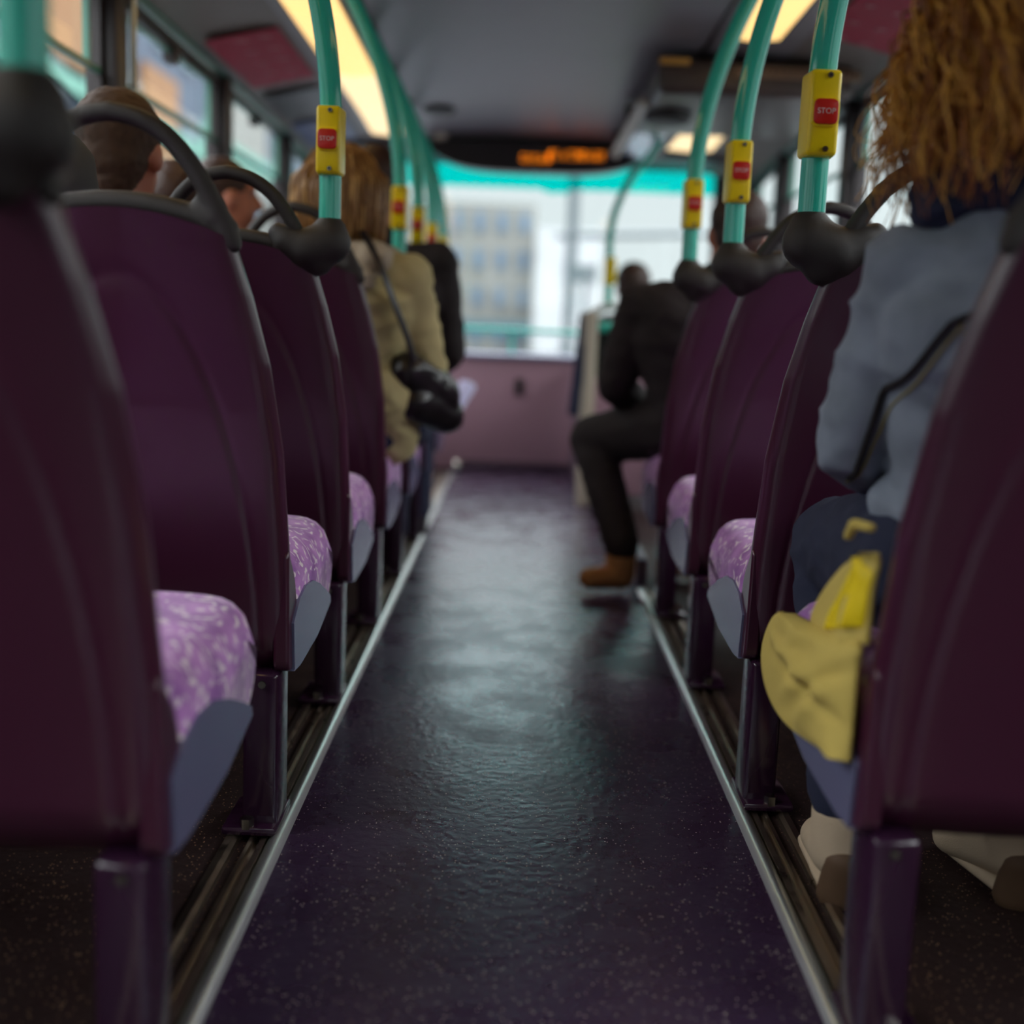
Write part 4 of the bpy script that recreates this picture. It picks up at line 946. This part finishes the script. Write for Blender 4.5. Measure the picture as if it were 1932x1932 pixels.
blueg = mat('blue_grey_glazing', (92, 112, 130), 0.3); sl = mat('slate_blue_cladding', (62, 76, 94), 0.7); tanb = mat('tan_brick', (134, 98, 66), 0.9)
facade('building', -7.4, 0.25, 30, 36, 6.3, stone, blueg, 'pale stone office block with blue windows, seen through the windscreen', 'x', 14, 7, 0.42, 0.5)
facade('building', 0.3, 1.75, 28, 30, 5.6, stone2, blueg, 'narrow bright white tower beside the stone block', 'x', 1, 3, 0.12, 0.2)
facade('building', 6.0, 14.0, 44, 52, 4.2, stone, blueg, 'low pale building far off to the right of the windscreen', 'x', 5, 3, 0.4, 0.5)
facade('building', -12.0, -8.0, 6.0, 17.0, 7.2, sl, mat('pale_glazing', (96, 110, 122), 0.3), 'slate-blue building close outside the left windows', 'y', 6, 3, 0.45, 0.6, [(3.4, 3.75)])
bA = facade('building', -12.0, -8.0, 17.5, 30.0, 10.5, sl, mat('pale_glazing_mid', (100, 116, 126), 0.3), 'tall slate-blue building with tan panels outside the left windows', 'y', 6, 5, 0.5, 0.5, [(7.0, 7.3)])
box('tan_panel', (1.95, -4.6, 7.5), (2.12, -0.6, 9.8), tanb, bA); box('tan_panel', (1.95, 1.6, 5.0), (2.12, 4.0, 8.4), tanb, bA)
bB = facade('building', -12.0, -8.5, 31.0, 50.0, 12.0, mat('pale_blue_cladding', (96, 110, 120), 0.8), sl, 'long pale blue building further along the left side of the street', 'y', 7, 6, 0.4, 0.5, [(7.6, 8.1)])
box('cream_panel', (1.7, -6.0, 6.0), (1.87, -1.0, 9.8), stone, bB)
facade('building', 9.0, 12.0, 7.0, 17.0, 3.9, stone2, mat('pale_green_glazing', (84, 112, 106), 0.3), 'low white building outside the right windows', 'y', 6, 2, 0.5, 0.5, [(3.0, 3.2)])
facade('building', 10.0, 13.0, 18.0, 30.0, 3.6, sl, blueg, 'low grey-blue building further along the right side', 'y', 6, 2, 0.5, 0.5)
greyp = mat('grey_post', (84, 94, 98), 0.5)
lp = empty('lamp_post', (0.85, 22, GZ)); tag(lp, 'grey street post with a crossarm outside the windscreen', 'street lamp')
tube('post', [(0, 0, 0), (0, 0, 6.2)], 0.10, greyp, lp, n=10); tube('arm', [(-0.3, 0, 5.0), (2.6, 0, 5.15)], 0.06, greyp, lp, n=8)
lp2 = empty('street_sign_post', (0.72, 14, GZ)); tag(lp2, 'thin short post standing in front of the white tower', 'post')
tube('post', [(0, 0, 0), (0, 0, 4.1)], 0.03, greyp, lp2, n=8); box('plate', (-0.12, -0.03, 3.9), (0.12, 0.03, 4.1), greyp, lp2)
# footbridge beam, railings and hedge low in the windscreen
fb = empty('footbridge', (0, 24, GZ)); tag(fb, 'blue-green railing bridge crossing the street ahead', 'bridge')
box('deck', (-7.8, -0.3, 3.15), (0.2, 0.3, 3.45), mat('bluegreen_steel', (48, 84, 94), 0.6), fb)
for k in range(2): box('pier', (-7.6 + 7.3 * k, -0.2, 0), (-7.2 + 7.3 * k, 0.2, 3.2), greyp, fb)
for k, (x, y) in enumerate(((-3.6, 17), (-1.6, 19), (3.2, 17))):
    v = empty('parked_car', (x, y, GZ)); tag(v, ['white van parked ahead on the left', 'pale car parked ahead beside the white van', 'white van parked ahead on the right'][k], 'car')
    h_ = (2.2, 1.5, 2.0)[k]
    cb = box('body', (-0.95, -2.2, 0.35), (0.95, 2.2, h_ * 0.62), stone2, v, bev=0.15, seg=3)
    box('cabin', (-0.85, -1.6, h_ * 0.55), (0.85, 1.3, h_), mat('car_glass', (60, 80, 92), 0.2), v, bev=0.15, seg=3)
    for sx_ in (-0.9, 0.9):
        for sy_ in (-1.4, 1.4):
            V, Fc = tube_data([(sx_ - 0.1, sy_, 0.35), (sx_ + 0.1, sy_, 0.35)], 0.34, 20); mesh_obj('wheel', V, Fc, M['leather'], v)
gb = empty('roadside_bush', (1.25, 13.0, GZ)); tag(gb, 'bright green bush low in the windscreen', 'bush')
blob('foliage', [('c', (0, 0, 1.6), 0.25, (0, 0, 2.0), 0.2), ('c', (0.05, 0, 2.0), 0.16, (0.12, 0, 2.35), 0.05), ('e', (-0.15, 0, 1.8), (0.25, 0.25, 0.2))], 0.04, mat('fresh_leaves', (92, 130, 20), 0.8, var=0.3, vscale=8), gb, 2, wrinkle=0.06, wscale=5)
tube('stem', [(0, 0, 0), (0, 0, 1.6)], 0.06, M['brownsole'], gb, n=8)
bpy.data.scenes.remove(TMP)
